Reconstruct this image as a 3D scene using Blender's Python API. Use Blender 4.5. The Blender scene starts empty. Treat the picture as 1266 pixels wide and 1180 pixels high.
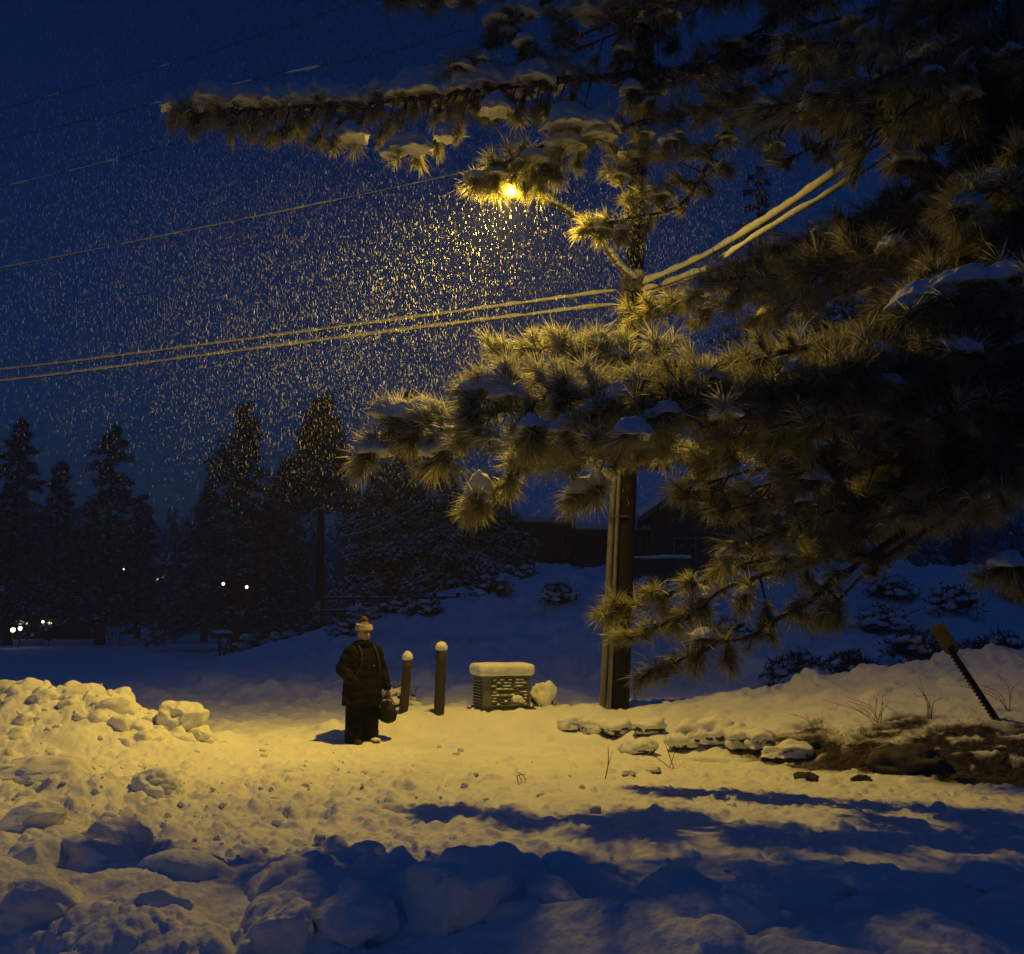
import bpy, bmesh, math, random
import numpy as np
from mathutils import Vector, Matrix

R = math.radians
random.seed(7)
rng = np.random.default_rng(11)
sc = bpy.context.scene
col = sc.collection

# ------------------------------------------------------------------ camera
F = 1250.0; W0 = 1266.0; H0 = 1180.0; PITCH = R(8.42); EYE = 1.7
cd = bpy.data.cameras.new('camera'); cam = bpy.data.objects.new('camera', cd); col.objects.link(cam)
cam.location = (0, 0, EYE); cam.rotation_euler = (R(90) + PITCH, 0, 0)
cd.sensor_width = 36; cd.lens = 36 * F / W0; cd.clip_end = 3000; cd.clip_start = .1
sc.camera = cam

def ray(px, py):
    dx = (px - W0 / 2) / F; dy = (H0 / 2 - py) / F
    return np.array([dx, math.cos(PITCH) - math.sin(PITCH) * dy, math.sin(PITCH) + math.cos(PITCH) * dy])

def P(px, py, Y):
    d = ray(px, py); t = Y / d[1]
    return np.array([d[0] * t, Y, EYE + d[2] * t])

# ------------------------------------------------------------------ noise
_perm = np.random.default_rng(5).permutation(256); _perm = np.concatenate([_perm, _perm, _perm])
_g = np.random.default_rng(6).normal(size=(256, 3)); _g /= np.linalg.norm(_g, axis=1)[:, None]

def perlin(x, y, z):
    xi = np.floor(x).astype(int); yi = np.floor(y).astype(int); zi = np.floor(z).astype(int)
    xf = x - xi; yf = y - yi; zf = z - zi
    xi &= 255; yi &= 255; zi &= 255
    f = lambda t: t * t * t * (t * (t * 6 - 15) + 10)
    u, v, w = f(xf), f(yf), f(zf)
    def gr(a, b, c):
        h = _perm[_perm[_perm[(xi + a) & 255] + ((yi + b) & 255)] + ((zi + c) & 255)]
        g = _g[h]
        return g[..., 0] * (xf - a) + g[..., 1] * (yf - b) + g[..., 2] * (zf - c)
    l = lambda t, a, b: a + t * (b - a)
    return l(w, l(v, l(u, gr(0,0,0), gr(1,0,0)), l(u, gr(0,1,0), gr(1,1,0))),
                l(v, l(u, gr(0,0,1), gr(1,0,1)), l(u, gr(0,1,1), gr(1,1,1)))) * 1.5

def fbm(x, y, z=0.0, oct=4, gain=.5):
    z = np.zeros_like(x) + z; s = 0; a = 1
    for k in range(oct):
        s = s + a * perlin(x * 2 ** k + 17.3 * k, y * 2 ** k - 9.1 * k, z * 2 ** k + 3.7 * k); a *= gain
    return s

def ss(a, b, t):
    t = np.clip((t - a) / (b - a), 0, 1); return t * t * (3 - 2 * t)

def hsh(i, j, s):
    v = np.sin(i * 127.1 + j * 311.7 + s * 74.7) * 43758.5453
    return v - np.floor(v)

def lumps(x, y, cell, seed, p=.8, sharp=1.0):
    """rounded lumps of snow scattered in cells, 0..1"""
    u = x / cell + .35 * perlin(x / cell * .8, y / cell * .8, np.zeros_like(x) + seed)
    v = y / cell + .35 * perlin(x / cell * .8, y / cell * .8, np.zeros_like(x) + seed + 9.5)
    ui = np.floor(u); vi = np.floor(v); best = np.zeros_like(x)
    for a in (-1, 0, 1):
        for b in (-1, 0, 1):
            i = ui + a; j = vi + b
            cx = i + hsh(i, j, seed); cy = j + hsh(i, j, seed + 1)
            r = .35 + .5 * hsh(i, j, seed + 2); hh = (.35 + .65 * hsh(i, j, seed + 3)) * (hsh(i, j, seed + 4) < p)
            an = hsh(i, j, seed + 5) * 3.14; ca, sa = np.cos(an), np.sin(an)
            dx = u - cx; dy = v - cy
            d2 = ((ca * dx + sa * dy) / r) ** 2 + ((-sa * dx + ca * dy) / (r * .7)) ** 2
            best = np.maximum(best, hh * np.sqrt(np.clip(1 - d2, 0, 1)) ** sharp)
    return best

# ------------------------------------------------------------------ terrain
def foot(x): return np.interp(x, [.5, 1.2, 2, 3.6, 5, 7, 14], [16.2, 15.7, 14.7, 13.2, 12.2, 11.6, 11.0])

def Hbase(x, y):
    ta = .36 * ss(15.2, 16.7, y) * ss(-3.6, -1.2, x) * (1 - .6 * ss(17.3, 20, y))
    cr = np.interp(x, [.8, 2, 3.4, 5, 8, 14], [0, .38, .46, .70, 1.12, 1.4])
    f = foot(x)
    bank = (cr * (.28 * ss(f - .15, f + .45, y) + .72 * ss(f, 17.4, y)) - cr * .5 * ss(17.9, 20.5, y))
    h = np.maximum(ta, bank)
    hill = 4.3 * ss(21, 47, y) * ss(-16, 3, x)
    h = h * (1 - ss(22, 30, y)) + hill
    h = h + .6 * ss(45, 85, y) * ss(-10, -20, x) + 24 * ss(95, 330, y)
    return h

def masks(x, y):
    left = np.exp(-(np.abs(x + 6.15) / 1.75) ** 2.6 - ((y - 14.1) / 1.5) ** 2)
    left = np.maximum(left, .80 * np.exp(-((x + 8.6) / 2.2) ** 4 - ((y - 13.2) / 2.2) ** 2))
    row = np.exp(-((x + 5.7) / 1.25) ** 4 - ((y - 10.9) / .8) ** 2)
    row = np.maximum(row, np.exp(-((x + 8.5) / 2.0) ** 4 - ((y - 10.4) / 1.4) ** 2))
    sm = np.exp(-((x + 4.1) / .45) ** 2 - ((y - 10.4) / .5) ** 2)
    third = np.exp(-((x + 5.0) / 1.4) ** 2 - ((y - 8.3) / .9) ** 2)
    w = .25 * np.sin(x * 1.3) + .2 * np.sin(x * 2.9 + 1)
    q = y + .25 + .6 * w - .35 * ss(.5, -2, x) + .5 * ss(.3, 1.2, x)
    fg = ss(7.25, 6.25, q) * (1 - .88 * ss(6.05, 4.75, q))
    return left, row, sm, third, fg

def H(x, y):
    x = np.asarray(x, float); y = np.asarray(y, float)
    h = Hbase(x, y)
    near = 1 - ss(24, 40, y)
    left, row, sm, third, fg = masks(x, y)
    n1 = fbm(x * .9, y * .9, 1.5, 3); n2 = fbm(x * 3.1, y * 3.1, 4.5, 4)
    bankm = np.clip(left + row * .8 + sm * .7 + third * .7, 0, 1)
    h = h + near * (left * (.72 + .10 * n1) + row * .26 + sm * .16 + third * .10)
    lb = .22 * lumps(x, y, .66, 3, .8, .7) + .13 * lumps(x, y, .31, 8, .7, .5) + .06 * lumps(x, y, .17, 13, .6, .8) + .035 * lumps(x, y, .075, 17, .6)
    h = h + near * bankm * (lb * .75 + .05 * n2)
    # foreground ridge left by the plough
    h = h + fg * (.20 + .07 * n1 + .22 * lumps(x, y, .85, 21, .8, .9) + .13 * lumps(x, y, .42, 27, .55, .9) + .035 * fbm(x * 2.2, y * 2.2, 14.5, 3) + .014 * fbm(x * 9, y * 9, 6.1, 4, .6))
    # trodden, churned snow in the middle
    ch = ss(14.2, 11.0, y) * ss(1.6, -1.0, x) * (1 - fg) * (1 - bankm) * near
    ch2 = (1 - fg) * (1 - bankm) * near * ss(16.0, 13.5, y)
    pt = ss(-.5, .5, fbm(x * .8, y * .8, 11.1, 3))
    h = h + ch * (.055 * lumps(x, y, .34, 41, .22, .8) + .055 * lumps(x, y, .18, 43, .30, .8) * (.4 + .8 * pt) + .035 * lumps(x, y, .09, 44, .35, .8) * (.4 + .8 * pt) - .07 * lumps(x, y, .30, 45, .35, 1.4) * pt + .03 * fbm(x * 4.5, y * 4.5, 2.9, 5, .6))
    h = h + ch2 * (.045 * lumps(x, y, .17, 51, .10, .8) - .07 * lumps(x, y, .32, 55, .2, 1.4) * pt + .03 * lumps(x, y, .08, 57, .14, .8) + .016 * fbm(x * 7, y * 7, 2.2, 4) + .03 * n1)
    # gentle drift shape elsewhere
    rest = near * ss(13, 16, y)
    h = h + rest * (.05 * n1 + .02 * n2 + .09 * lumps(x, y, .5, 61, .25, 1.2) + .04 * lumps(x, y, .2, 63, .25, 1))
    cl = np.exp(-((y - 17.6) / .55) ** 2) * ss(2.6, 4.2, x)
    h = h + cl * (.22 * lumps(x, y, .8, 71, .7) + .10 * lumps(x, y, .35, 73, .6) + .06 * n2)
    fl = ss(20, 26, y) * (1 - ss(70, 100, y))
    h = h + fl * ss(-14, -4, x) * (.30 * fbm(x * .4, y * .4, 7.7, 5, .6) + .28 * lumps(x, y, 1.3, 81, .4) + .15 * lumps(x, y, .6, 83, .4))
    h = h + fl * .05 * fbm(x * .5, y * .5, 3.3, 3)
    return h

def gz(x, y): return float(H(np.array([x]), np.array([y]))[0])

def hit(px, py, y0=4.5, y1=120):
    """the terrain point seen at a pixel"""
    d = ray(px, py); Y = np.geomspace(y0, y1, 3000); t = Y / d[1]
    z = EYE + d[2] * t; x = d[0] * t
    b = np.nonzero(z < H(x, Y))[0]
    k = b[0] if len(b) else -1
    return np.array([x[k], Y[k], gz(x[k], Y[k])])

# ------------------------------------------------------------------ materials
def mat(name):
    m = bpy.data.materials.new(name); m.use_nodes = True
    return m, m.node_tree.nodes, m.node_tree.links, m.node_tree.nodes['Principled BSDF']

def simple(name, c1, c2=None, rough=.7, scale=8, bump=.0, bscale=40, stretch=(1, 1, 1), metal=0.0, spec=.5):
    m, n, l, b = mat(name)
    b.inputs['Roughness'].default_value = rough; b.inputs['Metallic'].default_value = metal
    b.inputs['Specular IOR Level'].default_value = spec
    tc = n.new('ShaderNodeTexCoord'); mp = n.new('ShaderNodeMapping'); mp.inputs['Scale'].default_value = stretch
    l.new(tc.outputs['Object'], mp.inputs['Vector'])
    if c2 is None: c2 = tuple(c * .6 for c in c1)
    no = n.new('ShaderNodeTexNoise'); no.inputs['Scale'].default_value = scale; no.inputs['Detail'].default_value = 5
    l.new(mp.outputs[0], no.inputs['Vector'])
    r = n.new('ShaderNodeValToRGB'); r.color_ramp.elements[0].position = .35; r.color_ramp.elements[1].position = .65
    r.color_ramp.elements[0].color = (*c1, 1); r.color_ramp.elements[1].color = (*c2, 1)
    l.new(no.outputs['Fac'], r.inputs['Fac']); l.new(r.outputs['Color'], b.inputs['Base Color'])
    if bump:
        n2 = n.new('ShaderNodeTexNoise'); n2.inputs['Scale'].default_value = bscale; n2.inputs['Detail'].default_value = 4
        l.new(mp.outputs[0], n2.inputs['Vector'])
        bp = n.new('ShaderNodeBump'); bp.inputs['Strength'].default_value = bump; bp.inputs['Distance'].default_value = .02
        l.new(n2.outputs['Fac'], bp.inputs['Height']); l.new(bp.outputs[0], b.inputs['Normal'])
    return m

def snow_nodes(n, l, b):
    tc = n.new('ShaderNodeTexCoord')
    n1 = n.new('ShaderNodeTexNoise'); n1.inputs['Scale'].default_value = 34; n1.inputs['Detail'].default_value = 6; n1.inputs['Roughness'].default_value = .65
    n2 = n.new('ShaderNodeTexNoise'); n2.inputs['Scale'].default_value = 1.7; n2.inputs['Detail'].default_value = 6
    l.new(tc.outputs['Object'], n1.inputs['Vector']); l.new(tc.outputs['Object'], n2.inputs['Vector'])
    r = n.new('ShaderNodeValToRGB'); r.color_ramp.elements[0].color = (.74, .755, .78, 1); r.color_ramp.elements[1].color = (.86, .865, .87, 1)
    r.color_ramp.elements[0].position = .3; r.color_ramp.elements[1].position = .7
    l.new(n2.outputs['Fac'], r.inputs['Fac'])
    bp = n.new('ShaderNodeBump'); bp.inputs['Strength'].default_value = .42; bp.inputs['Distance'].default_value = .03
    l.new(n1.outputs['Fac'], bp.inputs['Height']); l.new(bp.outputs[0], b.inputs['Normal'])
    b.inputs['Roughness'].default_value = .75; b.inputs['Specular IOR Level'].default_value = .25
    return r.outputs['Color']

def make_snow():
    m, n, l, b = mat('snow'); l.new(snow_nodes(n, l, b), b.inputs['Base Color']); return m

def make_ground():
    m, n, l, b = mat('snowy_ground'); c = snow_nodes(n, l, b)
    at = n.new('ShaderNodeAttribute'); at.attribute_name = 'bare'
    tc = n.new('ShaderNodeTexCoord')
    mp = n.new('ShaderNodeMapping'); mp.inputs['Scale'].default_value = (3, 14, 6); l.new(tc.outputs['Object'], mp.inputs['Vector'])
    no = n.new('ShaderNodeTexNoise'); no.inputs['Scale'].default_value = 2.2; no.inputs['Detail'].default_value = 7; l.new(mp.outputs[0], no.inputs['Vector'])
    r = n.new('ShaderNodeValToRGB'); r.color_ramp.elements[0].color = (.008, .006, .004, 1); r.color_ramp.elements[1].color = (.075, .055, .032, 1)
    r.color_ramp.elements[0].position = .38; r.color_ramp.elements[1].position = .68
    l.new(no.outputs['Fac'], r.inputs['Fac'])
    mx = n.new('ShaderNodeMix'); mx.data_type = 'RGBA'
    l.new(at.outputs['Fac'], mx.inputs['Factor']); l.new(c, mx.inputs['A']); l.new(r.outputs['Color'], mx.inputs['B'])
    l.new(mx.outputs['Result'], b.inputs['Base Color']); return m

def make_needle(name, c1, c2, trans=.35):
    m, n, l, b = mat(name)
    b.inputs['Roughness'].default_value = .38; b.inputs['Specular IOR Level'].default_value = .6
    tc = n.new('ShaderNodeTexCoord'); no = n.new('ShaderNodeTexNoise'); no.inputs['Scale'].default_value = 3.5; no.inputs['Detail'].default_value = 4
    l.new(tc.outputs['Object'], no.inputs['Vector'])
    r = n.new('ShaderNodeValToRGB'); r.color_ramp.elements[0].color = (*c1, 1); r.color_ramp.elements[1].color = (*c2, 1)
    r.color_ramp.elements[0].position = .35; r.color_ramp.elements[1].position = .65
    l.new(no.outputs['Fac'], r.inputs['Fac']); l.new(r.outputs['Color'], b.inputs['Base Color'])
    t = n.new('ShaderNodeBsdfTranslucent'); l.new(r.outputs['Color'], t.inputs['Color'])
    mx = n.new('ShaderNodeMixShader'); mx.inputs[0].default_value = trans
    l.new(b.outputs[0], mx.inputs[1]); l.new(t.outputs[0], mx.inputs[2]); l.new(mx.outputs[0], n['Material Output'].inputs['Surface'])
    return m

def emit(name, c, s):
    m, n, l, b = mat(name)
    b.inputs['Base Color'].default_value = (*c, 1); b.inputs['Emission Color'].default_value = (*c, 1); b.inputs['Emission Strength'].default_value = s
    return m

M = dict(
    snow=make_snow(), ground=make_ground(),
    needle=make_needle('pine_needle', (.22, .225, .13), (.44, .415, .27), .64),
    frost=make_needle('frosted_needle', (.66, .68, .68), (.84, .85, .85), .62),
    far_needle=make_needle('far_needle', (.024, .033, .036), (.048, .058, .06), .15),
    bark=simple('bark', (.055, .038, .026), (.14, .10, .07), .9, 9, .8, 30, (4, 4, 1)),
    dark_bark=simple('dark_bark', (.018, .015, .013), (.04, .033, .028), .9, 9, .5, 30, (4, 4, 1)),
    pole=simple('pole_wood', (.009, .0065, .0045), (.024, .016, .010), .85, 10, .5, 30, (8, 8, .5), spec=.12),
    post=simple('post_wood', (.03, .022, .015), (.075, .055, .036), .9, 12, .7, 25, (6, 6, .6)),
    conduit=simple('conduit_metal', (.16, .155, .145), (.26, .25, .23), .5, 6, .15, 60, (1, 1, .4), .3),
    wire=simple('wire_black', (.02, .02, .02), (.035, .035, .035), .6),
    metal=simple('grey_metal', (.12, .12, .12), (.2, .2, .2), .45, 12, .1, 50, metal=.6),
    steel=simple('dark_steel', (.03, .03, .03), (.07, .06, .05), .6, 20, .2, 60, metal=.4),
    green=simple('cabinet_paint', (.12, .125, .085), (.17, .175, .125), .55, 7, .15, 60),
    rock=simple('rock', (.025, .022, .019), (.085, .075, .064), .9, 5, .8, 14),
    jacket=simple('jacket_cloth', (.004, .0034, .0028), (.0085, .0072, .0055), .8, 10, .5, 70, spec=.12),
    trousers=simple('trouser_cloth', (.004, .004, .004), (.007, .0065, .006), .85, 12, .4, 70, spec=.1),
    skin=simple('skin', (.36, .21, .14), (.42, .25, .17), .55, 20, .1, 120),
    darkhair=simple('dark_brow', (.02, .014, .01), (.03, .02, .015), .8),
    lip=simple('lip', (.25, .09, .07), (.3, .12, .09), .5),
    eye=simple('eye', (.03, .025, .02), (.04, .03, .025), .2),
    wool_dark=simple('wool_dark', (.05, .03, .03), (.09, .05, .045), .95, 30, .8, 90),
    wool_top=simple('wool_top', (.10, .065, .05), (.26, .19, .14), .95, 55, .8, 90),
    wool_pale=simple('wool_pale', (.38, .34, .26), (.50, .45, .36), .95, 30, .8, 90),
    wool_red=simple('wool_red', (.12, .045, .04), (.26, .12, .09), .95, 18, 1, 60),
    boot=simple('boot', (.006, .0055, .005), (.012, .011, .01), .7, 12, .3, 50),
    bag=simple('bag_cloth', (.005, .005, .005), (.009, .0085, .008), .8, 12, .5, 60),
    sign=simple('sign_yellow', (.11, .085, .03), (.17, .13, .05), .55, 9, .1, 40),
    wall=simple('dark_boards', (.03, .024, .02), (.055, .042, .034), .9, 5, .6, 20, (6, 6, .5)),
    trim=simple('board_trim', (.10, .09, .08), (.14, .125, .11), .8, 8, .2, 40),
    glass=simple('dark_glass', (.01, .012, .016), (.014, .016, .02), .08),
    dry=simple('dry_stem', (.07, .05, .028), (.15, .11, .06), .85, 20),
    lit=emit('lit_window_glow', (1.0, .84, .56), 3.0),
    lens=emit('lamp_lens', (1.0, .66, .12), 420.0),
)

# ------------------------------------------------------------------ mesh tools
class MB:
    def __init__(s): s.v = []; s.f = []; s.m = []; s.n = 0
    def add(s, v, f, mi=0):
        v = np.asarray(v, float); s.v.append(v)
        s.f.extend([tuple(int(i) + s.n for i in q) for q in f]); s.m.extend([mi] * len(f)); s.n += len(v)
    def tube(s, pts, rad, k=8, mi=0, cap=True):
        pts = np.asarray(pts, float); n = len(pts); rad = np.broadcast_to(np.asarray(rad, float), (n,))
        t = np.gradient(pts, axis=0); t /= np.linalg.norm(t, axis=1)[:, None] + 1e-9
        up = np.array([0, 0, 1.0]) if abs(t[0][2]) < .9 else np.array([1.0, 0, 0])
        V = []; a = np.linspace(0, 2 * np.pi, k, endpoint=False)
        for i in range(n):
            e1 = np.cross(t[i], up); e1 /= np.linalg.norm(e1) + 1e-9; e2 = np.cross(e1, t[i])
            up = e2
            V.append(pts[i] + rad[i] * (np.cos(a)[:, None] * e1 + np.sin(a)[:, None] * e2))
        V = np.concatenate(V); Fc = []
        for i in range(n - 1):
            for j in range(k):
                j2 = (j + 1) % k
                Fc.append((i * k + j, i * k + j2, (i + 1) * k + j2, (i + 1) * k + j))
        if cap and k > 2: Fc.append(tuple(range(k - 1, -1, -1))); Fc.append(tuple((n - 1) * k + j for j in range(k)))
        s.add(V, Fc, mi)
    def box(s, c, d, rz=0, mi=0, M3=None):
        x, y, z = np.array(d) / 2
        v = np.array([(a * x, b * y, e * z) for a in (-1, 1) for b in (-1, 1) for e in (-1, 1)])
        if M3 is None: M3 = np.array(Matrix.Rotation(rz, 3, 'Z'))
        v = v @ np.asarray(M3).T + np.array(c)
        s.add(v, [(0, 1, 3, 2), (4, 6, 7, 5), (0, 4, 5, 1), (2, 3, 7, 6), (0, 2, 6, 4), (1, 5, 7, 3)], mi)
    def blob(s, c, r, lvl=3, amp=.15, fr=1.5, seed=0, flat=None, M3=None, mi=0):
        v, f = ico(lvl); v = v.copy()
        n = fbm(v[:, 0] * fr + seed * 3.1, v[:, 1] * fr + seed * 1.7, v[:, 2] * fr - seed, 4)
        v = v * (1 + amp * n)[:, None]
        if flat is not None: v[:, 2] = np.where(v[:, 2] < 0, v[:, 2] * flat, v[:, 2])
        v = v * np.asarray(r)
        if M3 is not None: v = v @ np.asarray(M3).T
        s.add(v + np.asarray(c), f, mi)
    def mesh(s, name):
        V = np.concatenate(s.v) if s.v else np.zeros((0, 3))
        me = bpy.data.meshes.new(name); me.from_pydata(V.tolist(), [], s.f)
        if s.m and max(s.m): me.polygons.foreach_set('material_index', s.m)
        return me

_ico = {}
def ico(l):
    if l not in _ico:
        b = bmesh.new(); bmesh.ops.create_icosphere(b, subdivisions=l, radius=1)
        _ico[l] = (np.array([v.co[:] for v in b.verts]), [tuple(v.index for v in f.verts) for f in b.faces]); b.free()
    return _ico[l]

def smooth(me, on=True):
    me.polygons.foreach_set('use_smooth', [on] * len(me.polygons)); me.update()

def link(name, me, m, parent=None, sm=True, loc=None):
    """one mesh object; given in world space, or in the parent's space for a child"""
    for x in (m if isinstance(m, (list, tuple)) else [m]): me.materials.append(x)
    smooth(me, sm); me.name = name
    o = bpy.data.objects.new(name, me); col.objects.link(o)
    if parent: o.parent = parent
    if loc is not None: o.location = loc
    return o

def shift(mb, root):
    """world-space builder → the root's local space (root has only a location)"""
    off = np.array(ROOT[root.name]); mb.v = [v - off for v in mb.v]; return mb

ROOT = {}
def thing(name, loc, label, cat, group=None, rz=0):
    o = bpy.data.objects.new(name, None); col.objects.link(o); o.location = [float(c) for c in loc]; o.rotation_euler = (0, 0, rz)
    o.empty_display_size = .2
    ROOT[o.name] = np.zeros(3) + np.asarray(loc, float)
    return tag(o, label, cat, group)

def tag(o, label=None, cat=None, group=None, kind=None):
    if label: o['label'] = label
    if cat: o['category'] = cat
    if group: o['group'] = group
    if kind: o['kind'] = kind
    return o

def part(name, mb, m, root, sm=True, sub=None):
    """a part of root (or a sub-part under sub), built in world space"""
    return link(name, shift(mb, root).mesh(name), m, sub or root, sm)

def remesh(me, voxel, it=0, fac=.5):
    o = bpy.data.objects.new('tmp', me); col.objects.link(o)
    r = o.modifiers.new('r', 'REMESH'); r.mode = 'VOXEL'; r.voxel_size = voxel; r.use_smooth_shade = True
    if it:
        s = o.modifiers.new('s', 'SMOOTH'); s.iterations = it; s.factor = fac
    dg = bpy.context.evaluated_depsgraph_get()
    out = bpy.data.meshes.new_from_object(o.evaluated_get(dg)); bpy.data.objects.remove(o); return out

def islands(me):
    n = len(me.vertices); v = np.zeros(n * 3); me.vertices.foreach_get('co', v); v = v.reshape(-1, 3)
    e = np.zeros(len(me.edges) * 2, int); me.edges.foreach_get('vertices', e); e = e.reshape(-1, 2); lab = np.arange(n)
    while True:
        m = np.minimum(lab[e[:, 0]], lab[e[:, 1]]); new = lab.copy(); np.minimum.at(new, e[:, 0], m); np.minimum.at(new, e[:, 1], m); new = new[new]
        if (new == lab).all(): break
        lab = new
    q = [tuple(p.vertices) for p in me.polygons]; out = []
    for u in np.unique(lab):
        k = np.nonzero(lab == u)[0]
        if len(k) < 30: continue
        mp = {int(a): i for i, a in enumerate(k)}; fs = [tuple(mp[i] for i in f) for f in q if lab[f[0]] == u]
        p = bpy.data.meshes.new('snow'); p.from_pydata(v[k].tolist(), [], fs); out.append(p)
    return out

def bevelled(mb, w, seg=2):
    me = mb.mesh('tmp'); b = bmesh.new(); b.from_mesh(me)
    bmesh.ops.bevel(b, geom=list(b.edges), offset=w, segments=seg, affect='EDGES', profile=.6)
    b.to_mesh(me); b.free(); return me

def fast_mesh(name, V, tri=None, quad=None, mi=None):
    """big triangle / quad soups from numpy"""
    me = bpy.data.meshes.new(name); nt = 0 if tri is None else len(tri); nq = 0 if quad is None else len(quad)
    me.vertices.add(len(V)); me.vertices.foreach_set('co', np.asarray(V, np.float32).ravel())
    L = np.concatenate(([tri.ravel()] if nt else []) + ([quad.ravel()] if nq else [])).astype(np.int32)
    me.loops.add(len(L)); me.loops.foreach_set('vertex_index', L)
    st = np.concatenate([np.arange(nt) * 3, nt * 3 + np.arange(nq) * 4]).astype(np.int32)
    me.polygons.add(nt + nq); me.polygons.foreach_set('loop_start', st)
    if mi is not None: me.polygons.foreach_set('material_index', np.asarray(mi, np.int32))
    me.update(calc_edges=True); me.validate(); return me

def crom(pts, n=8):
    p = np.asarray(pts, float); p = np.vstack([2 * p[0] - p[1], p, 2 * p[-1] - p[-2]]); out = []
    for i in range(1, len(p) - 2):
        for t in np.linspace(0, 1, n, endpoint=False):
            a, b, c, d = p[i - 1], p[i], p[i + 1], p[i + 2]
            out.append(.5 * (2 * b + (c - a) * t + (2 * a - 5 * b + 4 * c - d) * t * t + (3 * b - a - 3 * c + d) * t ** 3))
    out.append(p[-2]); return np.array(out)

def nrmrows(v): return v / (np.linalg.norm(v, axis=1)[:, None] + 1e-9)
def nrm(v): return v / (np.linalg.norm(v) + 1e-9)

# ================================================================== SETTING: the snow-covered ground
def build_ground():
    ys = [2.0]
    while ys[-1] < 26: ys.append(ys[-1] * 1.0031)
    while ys[-1] < 700: ys.append(ys[-1] * 1.012)
    ys = np.array(ys)
    a = np.linspace(-.56, .56, 760); o1 = np.linspace(.56, 1.6, 130)[1:]
    u = np.concatenate([-o1[::-1], a, o1])
    Y, U = np.meshgrid(ys, u, indexing='ij'); X = U * (Y + .8)
    Z = H(X, Y)
    f = foot(X)
    d = Y - f
    e = fbm(X * 1.2, Y * 1.6, 9.9, 5) * .9
    bare = ss(2.3, 3.7, X + e * .8) * ss(-.95, -.45, d + e * .45) * ss(2.5, 1.7, d + e * 1.1 + .9 * ss(6.2, 3.0, X))
    pt = fbm(X * 3.0, Y * 4.5, 5.5, 4)
    bare = np.clip(bare * ss(-.55, .0, pt + .25), 0, 1)
    Z = Z - .02 * bare + .035 * bare * fbm(X * 6, Y * 6, 8.1, 4)
    nr, nc = Y.shape
    idx = np.arange(nr * nc).reshape(nr, nc)
    q = np.stack([idx[:-1, :-1], idx[:-1, 1:], idx[1:, 1:], idx[1:, :-1]], -1).reshape(-1, 4)
    V = np.stack([X, Y, Z], -1).reshape(-1, 3)
    me = fast_mesh('ground', V, quad=q)
    at = me.attributes.new('bare', 'FLOAT', 'POINT'); at.data.foreach_set('value', bare.ravel().astype(np.float32))
    tag(link('ground', me, M['ground']), kind='structure')
build_ground()

# ================================================================== LAMP
LAMP = P(632, 240, 14.7)

# utility pole -------------------------------------------------------
pb = P(763, 872, 17.2); pt_ = P(801, -95, 17.2); pb[2] -= .4
pole = thing('utility_pole', (pb[0], pb[1], pb[2]), 'tall dark wooden utility pole with grey cable pipe up its side', 'utility pole')
def polept(py, dx=0, dy=0):
    return P(763 + (872 - py) / 967 * 38, py, 17.2) + np.array([dx, dy, 0])
mb = MB(); q = np.linspace(0, 1, 14)[:, None]; mb.tube(pb + (pt_ - pb) * q, np.linspace(.18, .14, 14), 20); part('pole_shaft', mb, M['pole'], pole)
mb = MB(); a, b = polept(880, -.245, -.08), polept(330, -.19, -.1); mb.tube([a, b], .062, 14); a2, b2 = polept(880, -.15, -.17), polept(330, -.12, -.15); mb.tube([a2, b2], .035, 12)
part('cable_pipe', mb, M['conduit'], pole)
for yy in (790, 640):
    c = polept(yy, -.13, -.06); mb = MB(); mb.box(c, (.34, .28, .025)); part('pipe_strap', mb, M['metal'], pole, False)
for yy in (-60, 30):
    c = polept(yy); mb = MB(); mb.box(c + np.array([0, -.2, 0]), (2.2, .11, .13), R(-65)); arm = part('crossarm', mb, M['pole'], pole, False)
    for k in (-.95, -.45, .45, .95):
        d = np.array([math.cos(R(-65)) * k, math.sin(R(-65)) * k - .2, .075]); mb = MB()
        mb.tube([c + d, c + d + [0, 0, .06], c + d + [0, 0, .1], c + d + [0, 0, .16]], [.03, .055, .04, .02], 10); part('insulator', mb, M['metal'], pole, sub=arm)
mb = MB(); c = polept(352, -.02, -.2); mb.box(c, (.3, .08, .34)); part('arm_bracket', mb, M['metal'], pole, False)
mb = MB(); mb.blob(polept(345, -.02, -.22), (.19, .13, .09), 3, .3, 2, 4, .4); part('snow_clump', mb, M['snow'], pole)

# street lamp ---------------------------------------------------------
lp = thing('street_lamp', polept(352, -.02, -.22), 'lit street lamp on long snowy arm reaching out from the utility pole', 'street lamp')
arm_pts = crom([polept(352, -.02, -.22), P(765, 330, 16.75), P(742, 300, 16.4), P(715, 272, 15.9), P(685, 254, 15.4), P(655, 240, 14.95), LAMP + [.05, .1, .2]], 6)
mb = MB(); mb.tube(arm_pts, .035, 10); part('lamp_arm', mb, M['metal'], lp)
mb = MB()
for i in range(0, len(arm_pts) - 3):
    if random.random() < .9: mb.blob(arm_pts[i] + [0, 0, .05], (.10, .10, random.uniform(.05, .10)), 2, .35, 2.2, i, .5)
part('arm_snow', mb, M['snow'], lp)
hd = nrm(np.array([arm_pts[-1][0] - arm_pts[-6][0], arm_pts[-1][1] - arm_pts[-6][1], 0])); az = math.atan2(hd[1], hd[0])
RZ = np.array(Matrix.Rotation(az, 3, 'Z'))
mb = MB(); v, f = ico(4); v = v * [.42, .29, .15]; v[:, 2] = np.where(v[:, 2] < 0, v[:, 2] * .2, v[:, 2]); mb.add(v @ RZ.T + LAMP + [0, 0, .05], f); head = part('lamp_head', mb, M['metal'], lp)
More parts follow.
